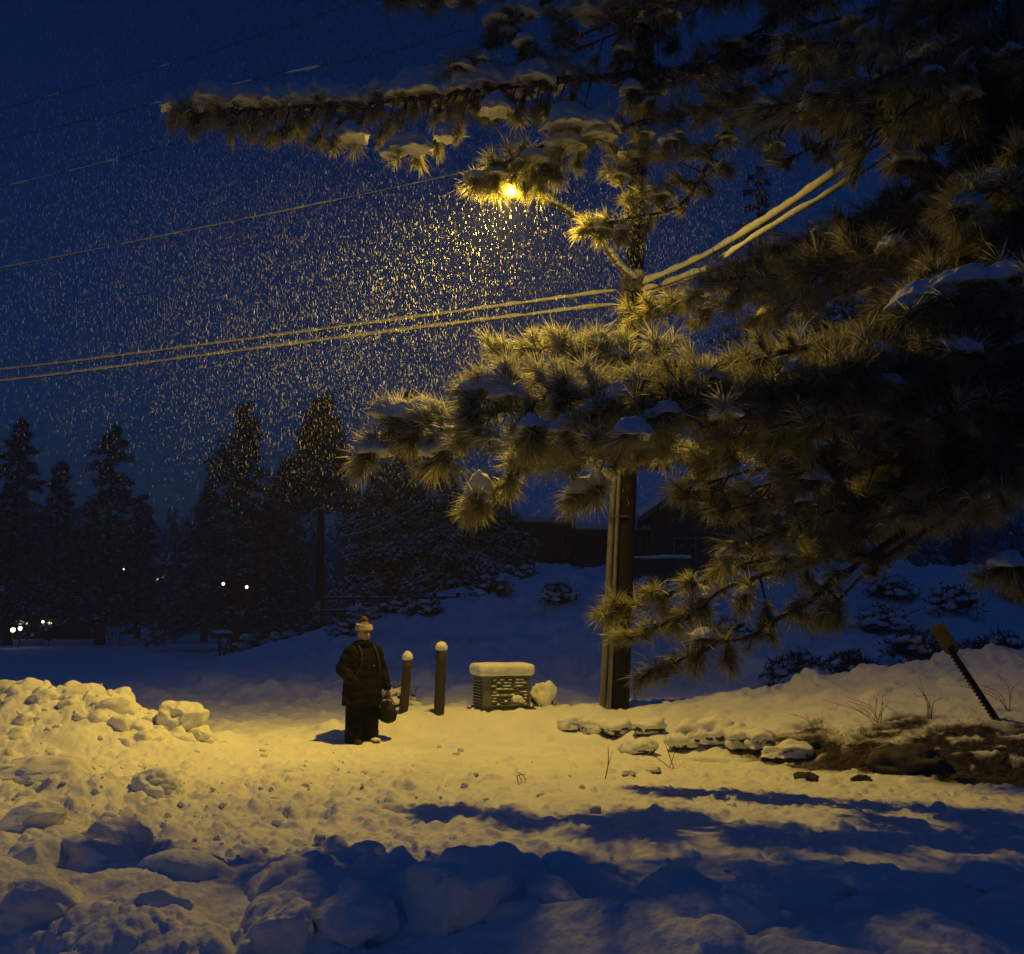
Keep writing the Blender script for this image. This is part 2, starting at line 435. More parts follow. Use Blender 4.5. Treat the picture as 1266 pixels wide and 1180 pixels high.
mb = MB(); v, f = ico(3); v = v * [.06, .05, .014]; mb.add(v @ RZ.T + LAMP + [0, 0, .022], f); part('lamp_lens', mb, M['lens'], lp, sub=head)
mb = MB(); mb.blob(LAMP + [0, 0, .19], (.36, .17, .12), 3, .2, 2, 9, .3, RZ); part('snow_cap', mb, M['snow'], lp, sub=head)
def lamp_light(kind, energy):
    ld = bpy.data.lights.new('street_lamp_light', kind); ld.energy = energy; ld.color = (1.0, .63, .065); ld.shadow_soft_size = .04
    lo = bpy.data.objects.new('street_lamp_light', ld); col.objects.link(lo); lo.location = LAMP + np.array([0, 0, -.03]); return ld, lo
lamp_light('POINT', 95)                              # stray light from the open lens
def lobe(energy, size, d):
    ld, lo = lamp_light('SPOT', energy); ld.spot_size = R(size); ld.spot_blend = 1.0; lo.rotation_euler = Vector(d).to_track_quat('-Z', 'Y').to_euler()
lobe(1850, 152, (-3.0, -2.3, -8))                     # the head throws its light out over the street, away from the pole
lobe(1350, 74, (-6.2, -.5, -7))                       # and along it to the left
lobe(520, 84, (5, -2.0, -4.0))                        # and right

# wires ---------------------------------------------------------------
def wire(pts, label, r=.012, snow=None, group='snowy wires on the utility pole', sr=.028, name='power_line'):
    p = crom(pts, 14); root = thing(name, p[0], label, 'wire', group)
    mb = MB(); mb.tube(p, r, 6); part('cable', mb, M['wire'], root)
    if snow:
        mb = MB()
        L = np.concatenate([[0], np.cumsum(np.linalg.norm(np.diff(p, axis=0), axis=1))])
        for a, b in snow:
            s0, s1 = a * L[-1], b * L[-1]; n = max(4, int((s1 - s0) / .10)); s = np.linspace(s0, s1, n)
            q = np.stack([np.interp(s, L, p[:, k]) for k in range(3)], 1)
            rr = sr * (1 + .45 * perlin(s * 1.7 + a * 31, s * 0, s * 0 + sr * 99) + .45 * perlin(s * 4.3 + a * 17, s * 0 + 5.5, s * 0 + sr * 77)) * np.where((s - s0 < .1) | (s1 - s < .1), .45, 1)
            q[:, 2] += r + rr * .55; mb = MB(); mb.tube(q, rr, 7); part('snow_sleeve', mb, M['snow'], root)
    return root
def frac(pts, a, b): return (a, b)
wire([polept(362, -.1, -.15), P(540, 390, 17.6), P(270, 425, 18.6), P(0, 458, 20), P(-300, 485, 22)], 'upper of two thick snowy cables running left from the pole', snow=[(0.01, .995)], sr=.030)
wire([polept(379, -.1, -.15), P(540, 404, 17.6), P(270, 438, 18.6), P(0, 472, 20), P(-300, 500, 22)], 'lower of two thick snowy cables running left from the pole', snow=[(.01, .995)], sr=.032)
wire([polept(165, 0, -.15), P(560, 217, 17.8), P(300, 272, 19), P(0, 332, 21), P(-300, 385, 23)], 'thin snow-dusted wire crossing the sky under the long snowy branch', r=.008, snow=[(.02, .99)], sr=.017)
wire([polept(60, -.2, -.7), P(480, 106, 18), P(215, 178, 20), P(60, 218, 21.5), P(-300, 300, 24)], 'faint wire emerging below the snowy branch tip at upper left', r=.006, snow=[(.52, .585), (.60, .66), (.69, .72)], sr=.018)
wire([polept(-10, -.3, -.9), P(525, 53, 18), P(310, 100, 19.3), P(45, 163, 21.5), P(-300, 240, 24)], 'broken line of snow on the wire nearest above the long branch', r=.006, snow=[(.29, .325), (.36, .385), (.392, .40), (.405, .48), (.685, .70)], sr=.022)
wire([polept(-75, -.3, -.9), P(295, 53, 19.3), P(130, 101, 20.5), P(-300, 215, 24)], 'topmost barely visible wire with two flecks of snow', r=.006, snow=[(.45, .465), (.58, .60)], sr=.018)
wire([polept(358, .1, -.15), P(865, 322, 15.8), P(935, 282, 14.4), P(1010, 232, 13.2), P(1090, 175, 12.0), P(1330, 20, 9.2)], 'upper thick snow-laden cable rising right from the pole into the pine', r=.02, snow=[(.01, .62)], sr=.058)
wire([polept(372, .1, -.15), P(870, 338, 15.8), P(925, 300, 14.4), P(1030, 237, 13.0), P(1110, 185, 11.9), P(1330, 45, 9.2)], 'lower snow-laden cable rising right from the pole into the pine', r=.016, snow=[(.01, .6)], sr=.045)
wire([polept(366, .1, -.2), P(825, 352, 16.4), P(850, 343, 16.1), P(880, 332, 15.4), P(905, 312, 14.9)], 'short snow-clumped drop cable looping beside the pole below the thick cables', r=.018, snow=[(.02, .2), (.24, .98)], sr=.05)
wire([P(545, 605, 36), P(500, 636, 38), P(440, 660, 41), P(400, 665, 47)], 'thin sagging wire slanting across the snowy trees behind the person', r=.010, snow=[(.0, .99)], sr=.018)

# ================================================================== pine
TX, TY = 7.3, 11.4
TB = gz(TX, TY)
pine = thing('pine_tree', (TX, TY, TB), 'large snow-laden pine whose long branches overhang from the right', 'tree')
mb = MB(); hz = np.linspace(-.3, 15, 16)
mb.tube(np.stack([TX + .12 * np.sin(hz * .5), TY + .1 * np.cos(hz * .4), TB + hz], 1), np.linspace(.42, .10, 16), 16)
part('trunk', mb, M['bark'], pine)

def needles(tufts):
    """tufts: list of (centre, axis, size, count, frost) → numpy mesh of curved needles"""
    VV = []; T = []; Q = []; mt = []; mq = []; off = 0
    for c, ax, size, cnt, frost in tufts:
        n = int(cnt); ax = nrm(ax)
        a = rng.uniform(0, 2 * np.pi, n); hi = rng.choice([48, 62, 85, 112]); phi = np.radians(rng.triangular(4, hi * .45, hi, n)); sag = rng.uniform(.5, 2.0)
        e1 = nrm(np.cross(ax, [0.31, .22, .9])); e2 = np.cross(ax, e1)
        d = np.cos(phi)[:, None] * ax + np.sin(phi)[:, None] * (np.cos(a)[:, None] * e1 + np.sin(a)[:, None] * e2)
        L = size * rng.uniform(.6, 1.15, n)
        b = c - ax * (rng.uniform(0, 1, n) ** 1.3 * .21)[:, None]
        dr = rng.uniform(.10, .45, n) * sag
        d2 = d + np.array([0, 0, -1.0]) * dr[:, None]; d2 /= np.linalg.norm(d2, axis=1)[:, None]
        mid = b + d * (L * .5)[:, None]; tip = mid + d2 * (L * .5)[:, None]
        w = np.cross(d, rng.normal(size=(n, 3))); w /= np.linalg.norm(w, axis=1)[:, None] + 1e-9
        fr = (rng.uniform(size=n) < frost * np.clip(d[:, 2] * 1.2 + .5, 0, 1))
        hw = np.where(fr, .0050, .0035)[:, None]
        V = np.stack([b - w * hw, b + w * hw, mid + w * hw, mid - w * hw, tip], 1).reshape(-1, 3)
        k = off + np.arange(n) * 5
        Q.append(np.stack([k, k + 1, k + 2, k + 3], 1)); T.append(np.stack([k + 3, k + 2, k + 4], 1))
        mt.append(fr.astype(int)); mq.append(fr.astype(int)); VV.append(V); off += n * 5
    return np.concatenate(VV), np.concatenate(T), np.concatenate(Q), np.concatenate(mt + mq)

def mitten(sb, c, r, seed):
    v, f = ico(4); v = v.copy()
    n = fbm(v[:, 0] * 1.9 + seed * 3.1, v[:, 1] * 1.9 + seed * 1.7, v[:, 2] * 1.9 - seed, 3); n2 = fbm(v[:, 0] * 5 + seed, v[:, 1] * 5, v[:, 2] * 5, 3)
    v = v * (1 + .42 * n + .13 * n2)[:, None]; v[:, 2] = np.where(v[:, 2] < 0, v[:, 2] * .35, v[:, 2])
    v = v * np.asarray(r); rho = (v[:, 0] / r[0]) ** 2 + (v[:, 1] / r[1]) ** 2; v[:, 2] -= r[2] * .55 * rho
    sb.add(v + np.asarray(c) + [0, 0, r[2] * .3], f)

def pine_branch(ctrl, r0, ntuft, frost=.25, snow=0.15, size=.30, s0=.25, side=.5, extra=(), padr=(.10, .18), ridge=None, cnt=80, hang=.35, seed=0):
    rs = np.random.default_rng(1000 + seed)
    pts = crom(ctrl, 10); n = len(pts)
    wob = .03 * np.stack([fbm(np.arange(n) * .21 + seed * 7.7, np.zeros(n) + k * 5.5, 0, 3) for k in range(3)], 1)
    pts = pts + wob; rad = np.linspace(r0, .012, n)
    mb = MB(); mb.tube(pts, rad, 8)
    L = np.concatenate([[0], np.cumsum(np.linalg.norm(np.diff(pts, axis=0), axis=1))])
    at = lambda s: np.array([np.interp(s * L[-1], L, pts[:, k]) for k in range(3)])
    tufts = []; pads = []
    def put(c, ax, fs=1.0, padp=None, fz=None):
        tufts.append((c, ax, size * rs.uniform(.55, 1.2) * fs, cnt * rs.uniform(.8, 1.2), frost if fz is None else fz))
        if rs.uniform() < (snow if padp is None else padp):
            pr = rs.uniform(*padr); pads.append((c - nrm(ax) * size * .2 + [0, 0, pr * .12], (pr * 1.15, pr * 1.05, pr * .66)))
            for k_ in range(3): fringe(c, ax, pr)
    def fringe(c, ax, pr):
        v = nrm(nrm(ax) * .7 + rs.normal(size=3) * [.8, .8, .2] + [0, 0, -.25]); tufts.append((c + v * pr * rs.uniform(.7, 1.15) + [0, 0, -.02], v, size * .95, cnt * .8, .35))
    put(pts[-1], pts[-1] - pts[-3])
    for i in range(ntuft):
        s = s0 + (1 - s0) * (i + rs.uniform(0, 1)) / ntuft; b = at(s); t = nrm(at(min(1, s + .02)) - at(max(0, s - .02)))
        sd = nrm(np.cross(t, [0, 0, 1])) * rs.choice([-1, 1])
        ln = side * rs.uniform(.35, 1.1) * (1.15 - .6 * s)
        v = nrm(t * rs.uniform(.2, .9) + sd * rs.uniform(.2, 1) + np.array([0, 0, rs.uniform(-hang - .35, .45 - hang * .5)]))
        e = b + v * ln; m_ = b + v * ln * .5 + np.array([0, 0, -.12 * ln])
        e2 = e + np.array([0, 0, .06])
        tw = crom([b, m_, e2], 4); mb.tube(tw, np.linspace(.014, .006, len(tw)), 5, cap=False)
        put(e2, tw[-1] - tw[-3])
        if ln > .3:
            for q_ in range(rs.integers(1, 3)):
                k = rs.integers(3, len(tw) - 1); v2 = nrm(v + rs.normal(size=3) * .7 + [0, 0, -.1]); e3 = tw[k] + v2 * rs.uniform(.12, .3)
                mb.tube([tw[k], (tw[k] + e3) / 2 + [0, 0, -.015], e3], [.008, .006, .005], 4, cap=False); put(e3, v2, .9)
    for ex in extra:                       # clumps whose outline the eye follows
        px, py, Y = ex[:3]; c = P(px, py, Y); o = ex[3] if len(ex) > 3 else {}
        k = int(np.argmin(np.linalg.norm(pts - c, axis=1) + .35 * np.maximum(0, np.arange(n) / n - .97) * 10)); k = max(0, k - 1)
        b = pts[k]; m_ = (b + c) / 2 + np.array([0, 0, .04]); tw = crom([b, m_, c], 5); mb.tube(tw, np.linspace(.016, .007, len(tw)), 5, cap=False)
        ax = nrm(c - b + 1e-6); 
        if 'ax' in o: ax = nrm(np.array(o['ax'], float))
        put(c, ax, o.get('s', 1.1), o.get('pad', None), o.get('fr', None))
        for j in range(o.get('n', 2)):
            v2 = nrm(ax + rs.normal(size=3) * .55); cc = c - ax * rs.uniform(.0, .2) + v2 * .10; put(cc, v2, .95, 0 if j else None, o.get('fr', None))
    if seed != 1:
        for pd in (ridge or ()):
            for k_ in range(3): fringe(P(*pd[:3]) - [0, 0, .06], np.array([-.6, -.2, -.3]), pd[3][0])
    br = part('branch', mb, M['bark'], pine)
    V, T, Q, mi = needles(tufts); me = fast_mesh('needles', V - ROOT['pine_tree'], T, Q, mi)
    link('needles', me, [M['needle'], M['frost']], br, False)
    sb = MB()
    for j, (c, r) in enumerate(pads): mitten(sb, c, r, j + seed * 13)
    for j, pd in enumerate(ridge or ()):
        c = P(*pd[:3]); mitten(sb, c, pd[3], j + seed * 5 + 70)
    if sb.v:
        me = remesh(shift(sb, pine).mesh('snow'), .022, 4, .5)
        for piece in islands(me): link('snow_load', piece, M['snow'], br)
    return br

def tr(z, dx=0): return np.array([TX + dx, TY, z])
PB = lambda *a: [P(*p) for p in a]
D = dict
# long upper branch, heavy with snow, reaching far left above the lamp
px_ridge = []
rr_ = np.random.default_rng(3)
for x in np.arange(212, 700, 15):
    y = np.interp(x, [205, 260, 340, 430, 500, 560, 620, 700], [140, 126, 124, 126, 119, 113, 108, 92]) + rr_.uniform(-7, 4)
    r = np.interp(x, [205, 240, 400, 480, 520, 560, 700], [.10, .15, .13, .11, .19, .20, .16]) * rr_.uniform(.85, 1.15)
    px_ridge.append((x, y - 2, 13.3 + rr_.uniform(-.1, .1), (r * 1.5, r * 1.4, r * 1.35)))
px_ridge += [(435, 168, 13.1, (.22, .16, .17)), (505, 182, 13.0, (.30, .18, .16)), (548, 168, 13.0, (.14, .14, .16)), (480, 190, 13.0, (.12, .12, .10)),
             (615, 135, 13.0, (.25, .18, .18)), (660, 95, 13.0, (.28, .2, .2)), (705, 150, 12.9, (.34, .22, .24)), (745, 155, 12.9, (.25, .2, .2)), (660, 200, 13.4, (.2, .14, .14))]
pine_branch([tr(9.2)] + PB((1180, 50, 12.3), (980, 72, 12.7), (800, 92, 13.0), (640, 104, 13.1), (520, 122, 13.25), (360, 133, 13.3), (215, 143, 13.3)), .10, 58, .05, .0, .25, .35, .34,
    [(x, y, 13.25 + .2 * ((i * 7) % 3 - 1), D(ax=(-.35 + .5 * ((i * 5) % 4) / 4, -.15, -.9), n=3, s=.95)) for i, (x, y) in enumerate(
        [(215, 150), (240, 158), (262, 156), (285, 160), (310, 172), (332, 178), (348, 170), (375, 165), (395, 172), (412, 180), (440, 178), (470, 178), (490, 195), (515, 200), (540, 185), (568, 168), (590, 140), (610, 150), (640, 150), (670, 140), (700, 175)] + [(225 + k * 15, 143 + 5 * ((k * 7) % 4) - (k > 18) * 12) for k in range(34)])],
    ridge=px_ridge, seed=1, hang=.8)
# top branch and its drooping side limb
pine_branch([tr(10.6)] + PB((1150, -70, 12.2), (950, -50, 12.7), (780, -25, 12.9), (640, -15, 13), (490, -8, 13.1)), .08, 70, .08, .25, .28, .3, .5,
    [(495, -2, 13.1), (540, 2, 13.1), (580, 0, 13), (630, 20, 13), (700, -5, 13), (690, 20, 12.9), (760, 10, 12.8), (840, 0, 12.6)] + [(x, y, 13.0 + .1 * (x % 3), D(n=4)) for x, y in ((790, 40), (802, 80), (780, 118), (768, 70), (832, 60), (795, 5), (815, 100), (792, 62), (786, 98), (804, 128), (778, 20), (808, 35), (796, 145))], seed=2, hang=.6,
    ridge=[(640, 15, 13.0, (.3, .2, .22)), (560, -5, 13.1, (.3, .2, .14)), (720, 12, 12.9, (.34, .22, .22)), (615, 25, 13.0, (.2, .2, .15))])
pine_branch(PB((700, -10, 12.9), (650, 15, 13), (612, 52, 13), (585, 80, 13.05), (558, 103, 13.1)), .04, 10, .05, .2, .27, .1, .3,
    [(640, 45, 13), (600, 62, 13.1), (655, 60, 13)], seed=3, ridge=[(598, 68, 13.05, (.12, .1, .06)), (628, 40, 13.0, (.14, .12, .08))])
# the clump hanging in front of the lamp
pine_branch([tr(8.6)] + PB((1100, 130, 12.2), (900, 130, 12.8), (800, 150, 13), (720, 170, 13.2), (660, 185, 13.3), (600, 215, 13.35)), .07, 46, .05, .12, .29, .3, .4,
    [(585, 224, 13.4, D(ax=(-1, 0, -.35), n=3)), (612, 230, 13.5, D(ax=(-.4, 0, -1), n=2, s=.8)), (648, 233, 13.5, D(ax=(0, 0, -1), n=2, s=.8)), (668, 230, 13.5, D(ax=(.1, 0, -1), n=2, s=.8)), (610, 222, 13.35, D(ax=(-.6, 0, -.8), n=4)), (636, 218, 13.35, D(ax=(-.2, 0, -1), n=4)), (640, 200, 13.35, D(n=4)), (660, 222, 13.35, D(ax=(.1, 0, -1), n=4)), (690, 222, 13.3, D(ax=(.1, 0, -1), n=4)), (715, 205, 13.3, D(n=3)), (612, 205, 13.3, D(n=3)), (675, 205, 13.3, D(n=3))],
    seed=4, hang=.7, ridge=[(660, 196, 13.2, (.26, .14, .12)), (700, 178, 13.1, (.3, .2, .16)), (740, 165, 13.0, (.25, .2, .2))])
# clump by the pole head
pine_branch([tr(8.1)] + PB((1120, 120, 11.9), (960, 130, 12.5), (895, 165, 13), (868, 215, 13.4), (840, 255, 13.6), (790, 268, 13.7), (722, 284, 13.8)), .05, 40, .12, .1, .26, .3, .36,
    [(722, 284, 13.8, D(n=4)), (745, 288, 13.8, D(n=3)), (770, 290, 13.7, D(ax=(0, 0, -1), n=3)), (800, 280, 13.6, D(n=3)), (765, 215, 13.6, D(n=4)), (790, 225, 13.5, D(n=4)), (815, 240, 13.5, D(n=4)), (775, 245, 13.6, D(n=3)), (840, 225, 13.4, D(n=4)), (875, 235, 13.3, D(n=3)), (760, 185, 13.5, D(n=3)), (900, 215, 13.1, D(n=4)), (800, 190, 13.3, D(n=4)), (850, 190, 13.2, D(n=3))], seed=5, hang=.5,
    ridge=[(745, 275, 13.8, (.22, .1, .05)), (780, 190, 13.4, (.2, .12, .06))])
# limb carrying the brightly lit tufts under the thick cables
pine_branch([tr(6.9)] + PB((1250, 265, 11.0), (1100, 310, 11.8), (1000, 340, 12.3), (900, 345, 13.0), (800, 385, 13.6)), .07, 64, .12, .05, .31, .3, .5,
    [(890, 330, 13.2, D(n=4)), (930, 320, 12.9, D(n=4)), (1000, 310, 12.5, D(n=4)), (1045, 300, 12.2, D(n=4)), (960, 345, 12.6, D(n=4)), (800, 385, 13.6, D(n=4)), (840, 380, 13.4, D(n=4)), (780, 400, 13.6, D(n=3)), (870, 360, 13.2, D(n=3)), (910, 375, 12.9, D(n=4))], seed=6, hang=.2)
# the middle limbs reaching left, pale with snow
pine_branch([tr(6.1)] + PB((1250, 370, 10.4), (1080, 420, 10.9), (930, 455, 11.3), (830, 455, 11.5), (740, 435, 11.6), (670, 430, 11.7), (612, 436, 11.8)), .08, 64, .55, .10, .30, .25, .45,
    [(612, 436, 11.8, D(n=3, ax=(-1, 0, .1))), (650, 428, 11.7, D(n=3)), (690, 418, 11.6, D(ax=(-.5, -.2, .8), n=4, pad=.5)), (735, 415, 11.6, D(ax=(-.3, -.2, .8), n=4, pad=.5)), (770, 425, 11.6, D(n=4)), (660, 455, 11.6, D(n=3)), (710, 445, 11.6, D(n=3)), (810, 430, 11.5, D(n=4)), (760, 450, 11.5, D(n=4))], seed=7, hang=.3, padr=(.09, .15))
pine_branch([tr(5.6)] + PB((1220, 420, 9.9), (1050, 470, 10.0), (900, 500, 10.0), (800, 490, 10.0), (700, 485, 10.1), (640, 505, 10.2), (560, 515, 10.3), (490, 530, 10.6), (455, 560, 10.6)), .08, 56, .62, .2, .31, .25, .4,
    [(490, 512, 10.6, D(n=4, pad=1)), (520, 508, 10.6, D(n=4, pad=1)), (455, 562, 10.6, D(n=3, pad=1, ax=(-.9, 0, -.5))), (548, 562, 10.6, D(n=4, pad=1, ax=(-.5, -.2, -.8))), (510, 545, 10.6, D(n=3)), (600, 470, 10.2, D(n=4, pad=1, ax=(-.7, -.1, .3))), (580, 488, 10.2, D(n=4, pad=1)), (640, 470, 10.2, D(n=3)), (600, 540, 10.1, D(n=4, pad=.6, ax=(-.4, -.5, .5))), (640, 535, 10.1, D(n=5, ax=(-.2, -.6, .5))), (575, 530, 10.2, D(n=3)), (625, 455, 10.2, D(n=3)), (690, 505, 10.1, D(n=2)), (570, 548, 10.2, D(n=3)), (650, 560, 10.1, D(n=4)), (660, 535, 9.8, D(n=4)), (700, 540, 9.8, D(n=4)), (735, 520, 9.9, D(n=4)), (655, 505, 10.0, D(n=3)), (700, 475, 10.0, D(n=4)), (725, 460, 10.0, D(n=4)), (745, 485, 10.0, D(n=4)), (665, 462, 10.1, D(n=4)), (685, 450, 10.2, D(n=3)), (790, 470, 9.9, D(n=4)), (830, 480, 9.9, D(n=4)), (870, 465, 9.9, D(n=4)), (735, 545, 9.4, D(n=4)), (775, 540, 9.5, D(n=4)), (905, 480, 9.9, D(n=4)), (760, 500, 9.9, D(n=4))], seed=8, hang=.35, padr=(.11, .2),
    ridge=[(492, 510, 10.6, (.34, .2, .12)), (525, 506, 10.6, (.24, .2, .10)), (456, 558, 10.6, (.17, .16, .14)), (545, 556, 10.6, (.26, .18, .14)), (595, 482, 10.2, (.28, .2, .12)), (505, 535, 10.6, (.15, .12, .12))])
pine_branch([tr(5.0)] + PB((1200, 450, 10.4), (1020, 520, 10.9), (880, 550, 11.2), (780, 560, 11.4), (690, 565, 11.5), (630, 590, 11.6), (590, 625, 11.6)), .07, 62, .45, .08, .30, .25, .42,
    [(590, 622, 11.6, D(n=4, ax=(-.5, -.1, -.8), pad=1)), (605, 610, 11.6, D(n=4, ax=(-.3, -.2, -.8))), (630, 600, 11.5, D(n=4, ax=(0, -.2, -.9))), (585, 632, 11.6, D(n=3, ax=(-.5, -.1, -.8))), (640, 570, 11.5, D(n=4)), (680, 550, 11.4, D(n=4)), (710, 580, 11.4, D(n=3)), (735, 605, 11.5, D(n=4, pad=1, ax=(-.6, -.2, -.6), fr=.8)), (710, 615, 11.5, D(n=3, pad=1, ax=(-.7, -.1, -.6), fr=.8)), (760, 575, 11.4, D(n=3)), (690, 470, 11.5, D(n=2)), (700, 540, 11.5, D(n=4)), (740, 545, 11.4, D(n=4)), (790, 565, 11.3, D(n=3)), (760, 520, 11.4, D(n=4)), (800, 540, 11.4, D(n=4))], seed=9, hang=.5, padr=(.10, .15),
    ridge=[(592, 606, 11.5, (.16, .14, .16)), (718, 603, 11.45, (.17, .12, .10)), (738, 595, 11.45, (.12, .12, .10))])
# low drooping limbs
low = [
    ([tr(5.0)] + PB((1250, 480, 10.2), (1120, 590, 10.6), (1010, 665, 11), (920, 700, 11.3), (850, 725, 11.6), (790, 745, 11.8), (742, 758, 11.9)), [(742, 758, 11.9, D(n=4, fr=.1)), (765, 750, 11.8, D(n=4)), (800, 735, 11.7, D(n=4)), (820, 750, 11.6, D(n=3)), (850, 720, 11.5, D(n=4)), (870, 745, 11.5, D(n=3))]),
    ([tr(4.7)] + PB((1250, 510, 10.1), (1130, 620, 10.5), (1010, 690, 10.9), (900, 725, 11.2), (860, 755, 11.3), (770, 788, 11.5)), [(770, 788, 11.5, D(n=4, fr=.5)), (800, 778, 11.4, D(n=3, fr=.4)), (830, 775, 11.4, D(n=4)), (845, 760, 11.4, D(n=3)), (920, 740, 11.2, D(n=3)), (950, 765, 11.1, D(n=3))]),
    ([tr(4.4)] + PB((1250, 540, 10.0), (1140, 640, 10.4), (1030, 720, 10.8), (950, 775, 11.0), (880, 800, 11.1), (795, 836, 11.2)), [(795, 836, 11.2, D(n=4, fr=.5)), (825, 826, 11.2, D(n=4, fr=.3)), (860, 822, 11.1, D(n=4)), (900, 820, 11.0, D(n=4)), (870, 790, 11.1, D(n=3)), (940, 785, 11.0, D(n=3)), (985, 760, 10.9, D(n=3))]),
    ([tr(4.3)] + PB((1270, 560, 9.9), (1170, 640, 10.2), (1080, 700, 10.5), (1020, 760, 10.7)), [(1015, 772, 10.7, D(n=4, ax=(-.3, 0, -1))), (1035, 760, 10.7, D(n=3, ax=(0, 0, -1))), (1080, 690, 10.5, D(n=3)), (1000, 720, 10.7, D(n=3))]),
    ([tr(4.0)] + PB((1330, 600, 9.6), (1270, 680, 9.8), (1215, 715, 9.9)), [(1215, 715, 9.9, D(n=4)), (1240, 705, 9.9, D(n=4)), (1262, 720, 9.8, D(n=4))]),
]
for i, (c, ex) in enumerate(low): pine_branch(c, .05, 20 if i < 4 else 6, .08, .05, .28, .35, .38, ex, seed=20 + i, hang=.3)
# inner boughs filling the crown between the long limbs
rf = np.random.default_rng(77)
fill = []
for i in range(44):
    tx = rf.uniform(840, 1230); ty = rf.uniform(-60, 660); Y = rf.uniform(9.6, 12.8)
    if i >= 34: tx = 690 + (i - 34) * 21; ty = rf.uniform(-40, 90 + 11 * (i - 34)); Y = rf.uniform(12.6, 13.6)
    if ty > 560: tx = max(tx, 900)
    if ty < 300 and tx < 920 and i < 34: tx += 80
    e = P(tx, ty, Y); z0 = np.clip(e[2] + rf.uniform(.2, 1.6), 3.6, 12)
    b = tr(z0); m_ = (b + e) / 2 + np.array([0, rf.uniform(-.5, .5), rf.uniform(.0, .5)])
    if 850 < tx < 1090 and 230 < ty < 430: continue
    fill.append(([b, m_, e], ty))
for tx, ty, Y in [(720, 505, 10.4), (770, 480, 10.2), (800, 510, 10.3), (850, 490, 10.1), (880, 520, 10.3), (930, 510, 10.0), (980, 590, 10.2), (1000, 480, 9.9), (1050, 560, 9.8), (830, 470, 10.4), (750, 520, 10.6), (1100, 640, 9.8), (1150, 520, 9.6), (1120, 200, 11.5), (1180, 150, 11), (1230, 220, 10.5), (1080, 120, 12), (1150, 90, 11.5), (1060, 170, 12.3), (1200, 280, 10.6),
    (900, 350, 13.6), (950, 325, 13.4), (1005, 315, 13.2), (1060, 295, 12.9), (1000, 385, 13.2), (1100, 330, 12.6), (930, 395, 13.2), (1060, 420, 12.4), (870, 385, 13.5), (960, 430, 12.6), (880, 635, 10.8), (930, 605, 10.6), (905, 675, 10.7), (965, 655, 10.4), (845, 605, 10.9), (1010, 640, 10.2), (705, 520, 9.6), (745, 508, 9.6), (785, 528, 9.6), (825, 512, 9.6), (865, 530, 9.6), (905, 515, 9.6), (950, 530, 9.5)]:
    e = P(tx, ty, Y); b = tr(e[2] + .9); fill.append(([b, (b + e) / 2 + np.array([0, -.2, .25]), e], 400))
for i, (c, ty) in enumerate(fill):
    pine_branch(c, .05, 23, .06, .05 if ty > 250 else .12, .32, .3, .6, seed=50 + i, hang=.4)
pine_branch([tr(6.4)] + PB((1300, 330, 9.6), (1220, 360, 9.8), (1130, 370, 10.0)), .05, 20, .3, .3, .31, .2, .4,
    seed=99, ridge=[(1150, 365, 9.95, (.32, .2, .12)), (1200, 350, 9.8, (.4, .25, .13)), (1245, 345, 9.7, (.3, .25, .13)), (1120, 380, 10, (.2, .16, .10))])

# ================================================================== posts, cabinet, rocks
def post(px, pyb, pyt, Y, r, label, lean=0):
    b = P(px, pyb, Y); t = P(px + lean, pyt, Y); g = gz(b[0], b[1])
    root = thing('wooden_post', (b[0], b[1], b[2]), label, 'post', 'snow-capped wooden posts beside the person')
    mb = MB(); bb = b + (b - t) * .35
    q = np.linspace(0, 1, 12)[:, None]; mb.tube(bb + (t - bb) * q, r * (1 + .05 * np.sin(np.arange(12) * 1.9)), 14); part('post_shaft', mb, M['post'], root)
    mb = MB(); mb.blob(t + [0, 0, .05], (r * 1.2, r * 1.2, .115), 3, .12, 1.4, px, .35); part('snow_cap', mb, M['snow'], root)
post(499, 877, 818, 16.6, .075, 'shorter leaning wooden post with snow cap, nearer the person', 5)
post(543, 878, 806, 16.4, .085, 'taller upright wooden post with snow cap, nearer the cabinet', 3)

cb = P(620, 874, 16.9); cr_ = R(17)
cab = thing('utility_cabinet', (cb[0], cb[1], cb[2] - .05), 'small green louvred utility cabinet under a thick pillow of snow', 'utility cabinet', rz=cr_)
def lpart(name, me, m, root, sm=False, sub=None): return link(name, me, m, sub or root, sm)
mb = MB(); mb.box((0, 0, .29), (.80, .62, .56)); lpart('cabinet_body', bevelled(mb, .025), M['green'], cab)
mb = MB(); mb.box((0, 0, .005), (.86, .68, .11)); lpart('base_plinth', bevelled(mb, .01), M['steel'], cab)
for side in range(2):
    mb = MB(); sb = MB()
    for k in range(9):
        z = .10 + k * .048
        if side == 0:
            mb.box((.05, -.322, z), (.62, .03, .016), M3=np.array(Matrix.Rotation(R(28), 3, 'X')))
            for j in range(9):
                if random.random() < .62: sb.blob((-.22 + j * .066 + random.uniform(-.02, .02), -.332, z + .012), (random.uniform(.03, .055), .022, random.uniform(.008, .02)), 2, .4, 2, k * 9 + j, .4)
        else: mb.box((-.412, 0, z), (.03, .5, .016), M3=np.array(Matrix.Rotation(R(-28), 3, 'Y')))
    lv = lpart('louvre_panel', mb.mesh('l'), M['green'], cab)
    if side == 0:
        sb.blob((.16, -.345, .20), (.09, .03, .05), 3, .6, 2.4, 3); sb.blob((.23, -.345, .16), (.07, .03, .03), 3, .6, 2.4, 6)
        lpart('louvre_snow', sb.mesh('s'), M['snow'], cab, True, lv)
mb = MB(); mb.box((0, 0, .655), (.94, .76, .20)); me = remesh(bevelled(mb, .085, 4), .018, 12, .6)
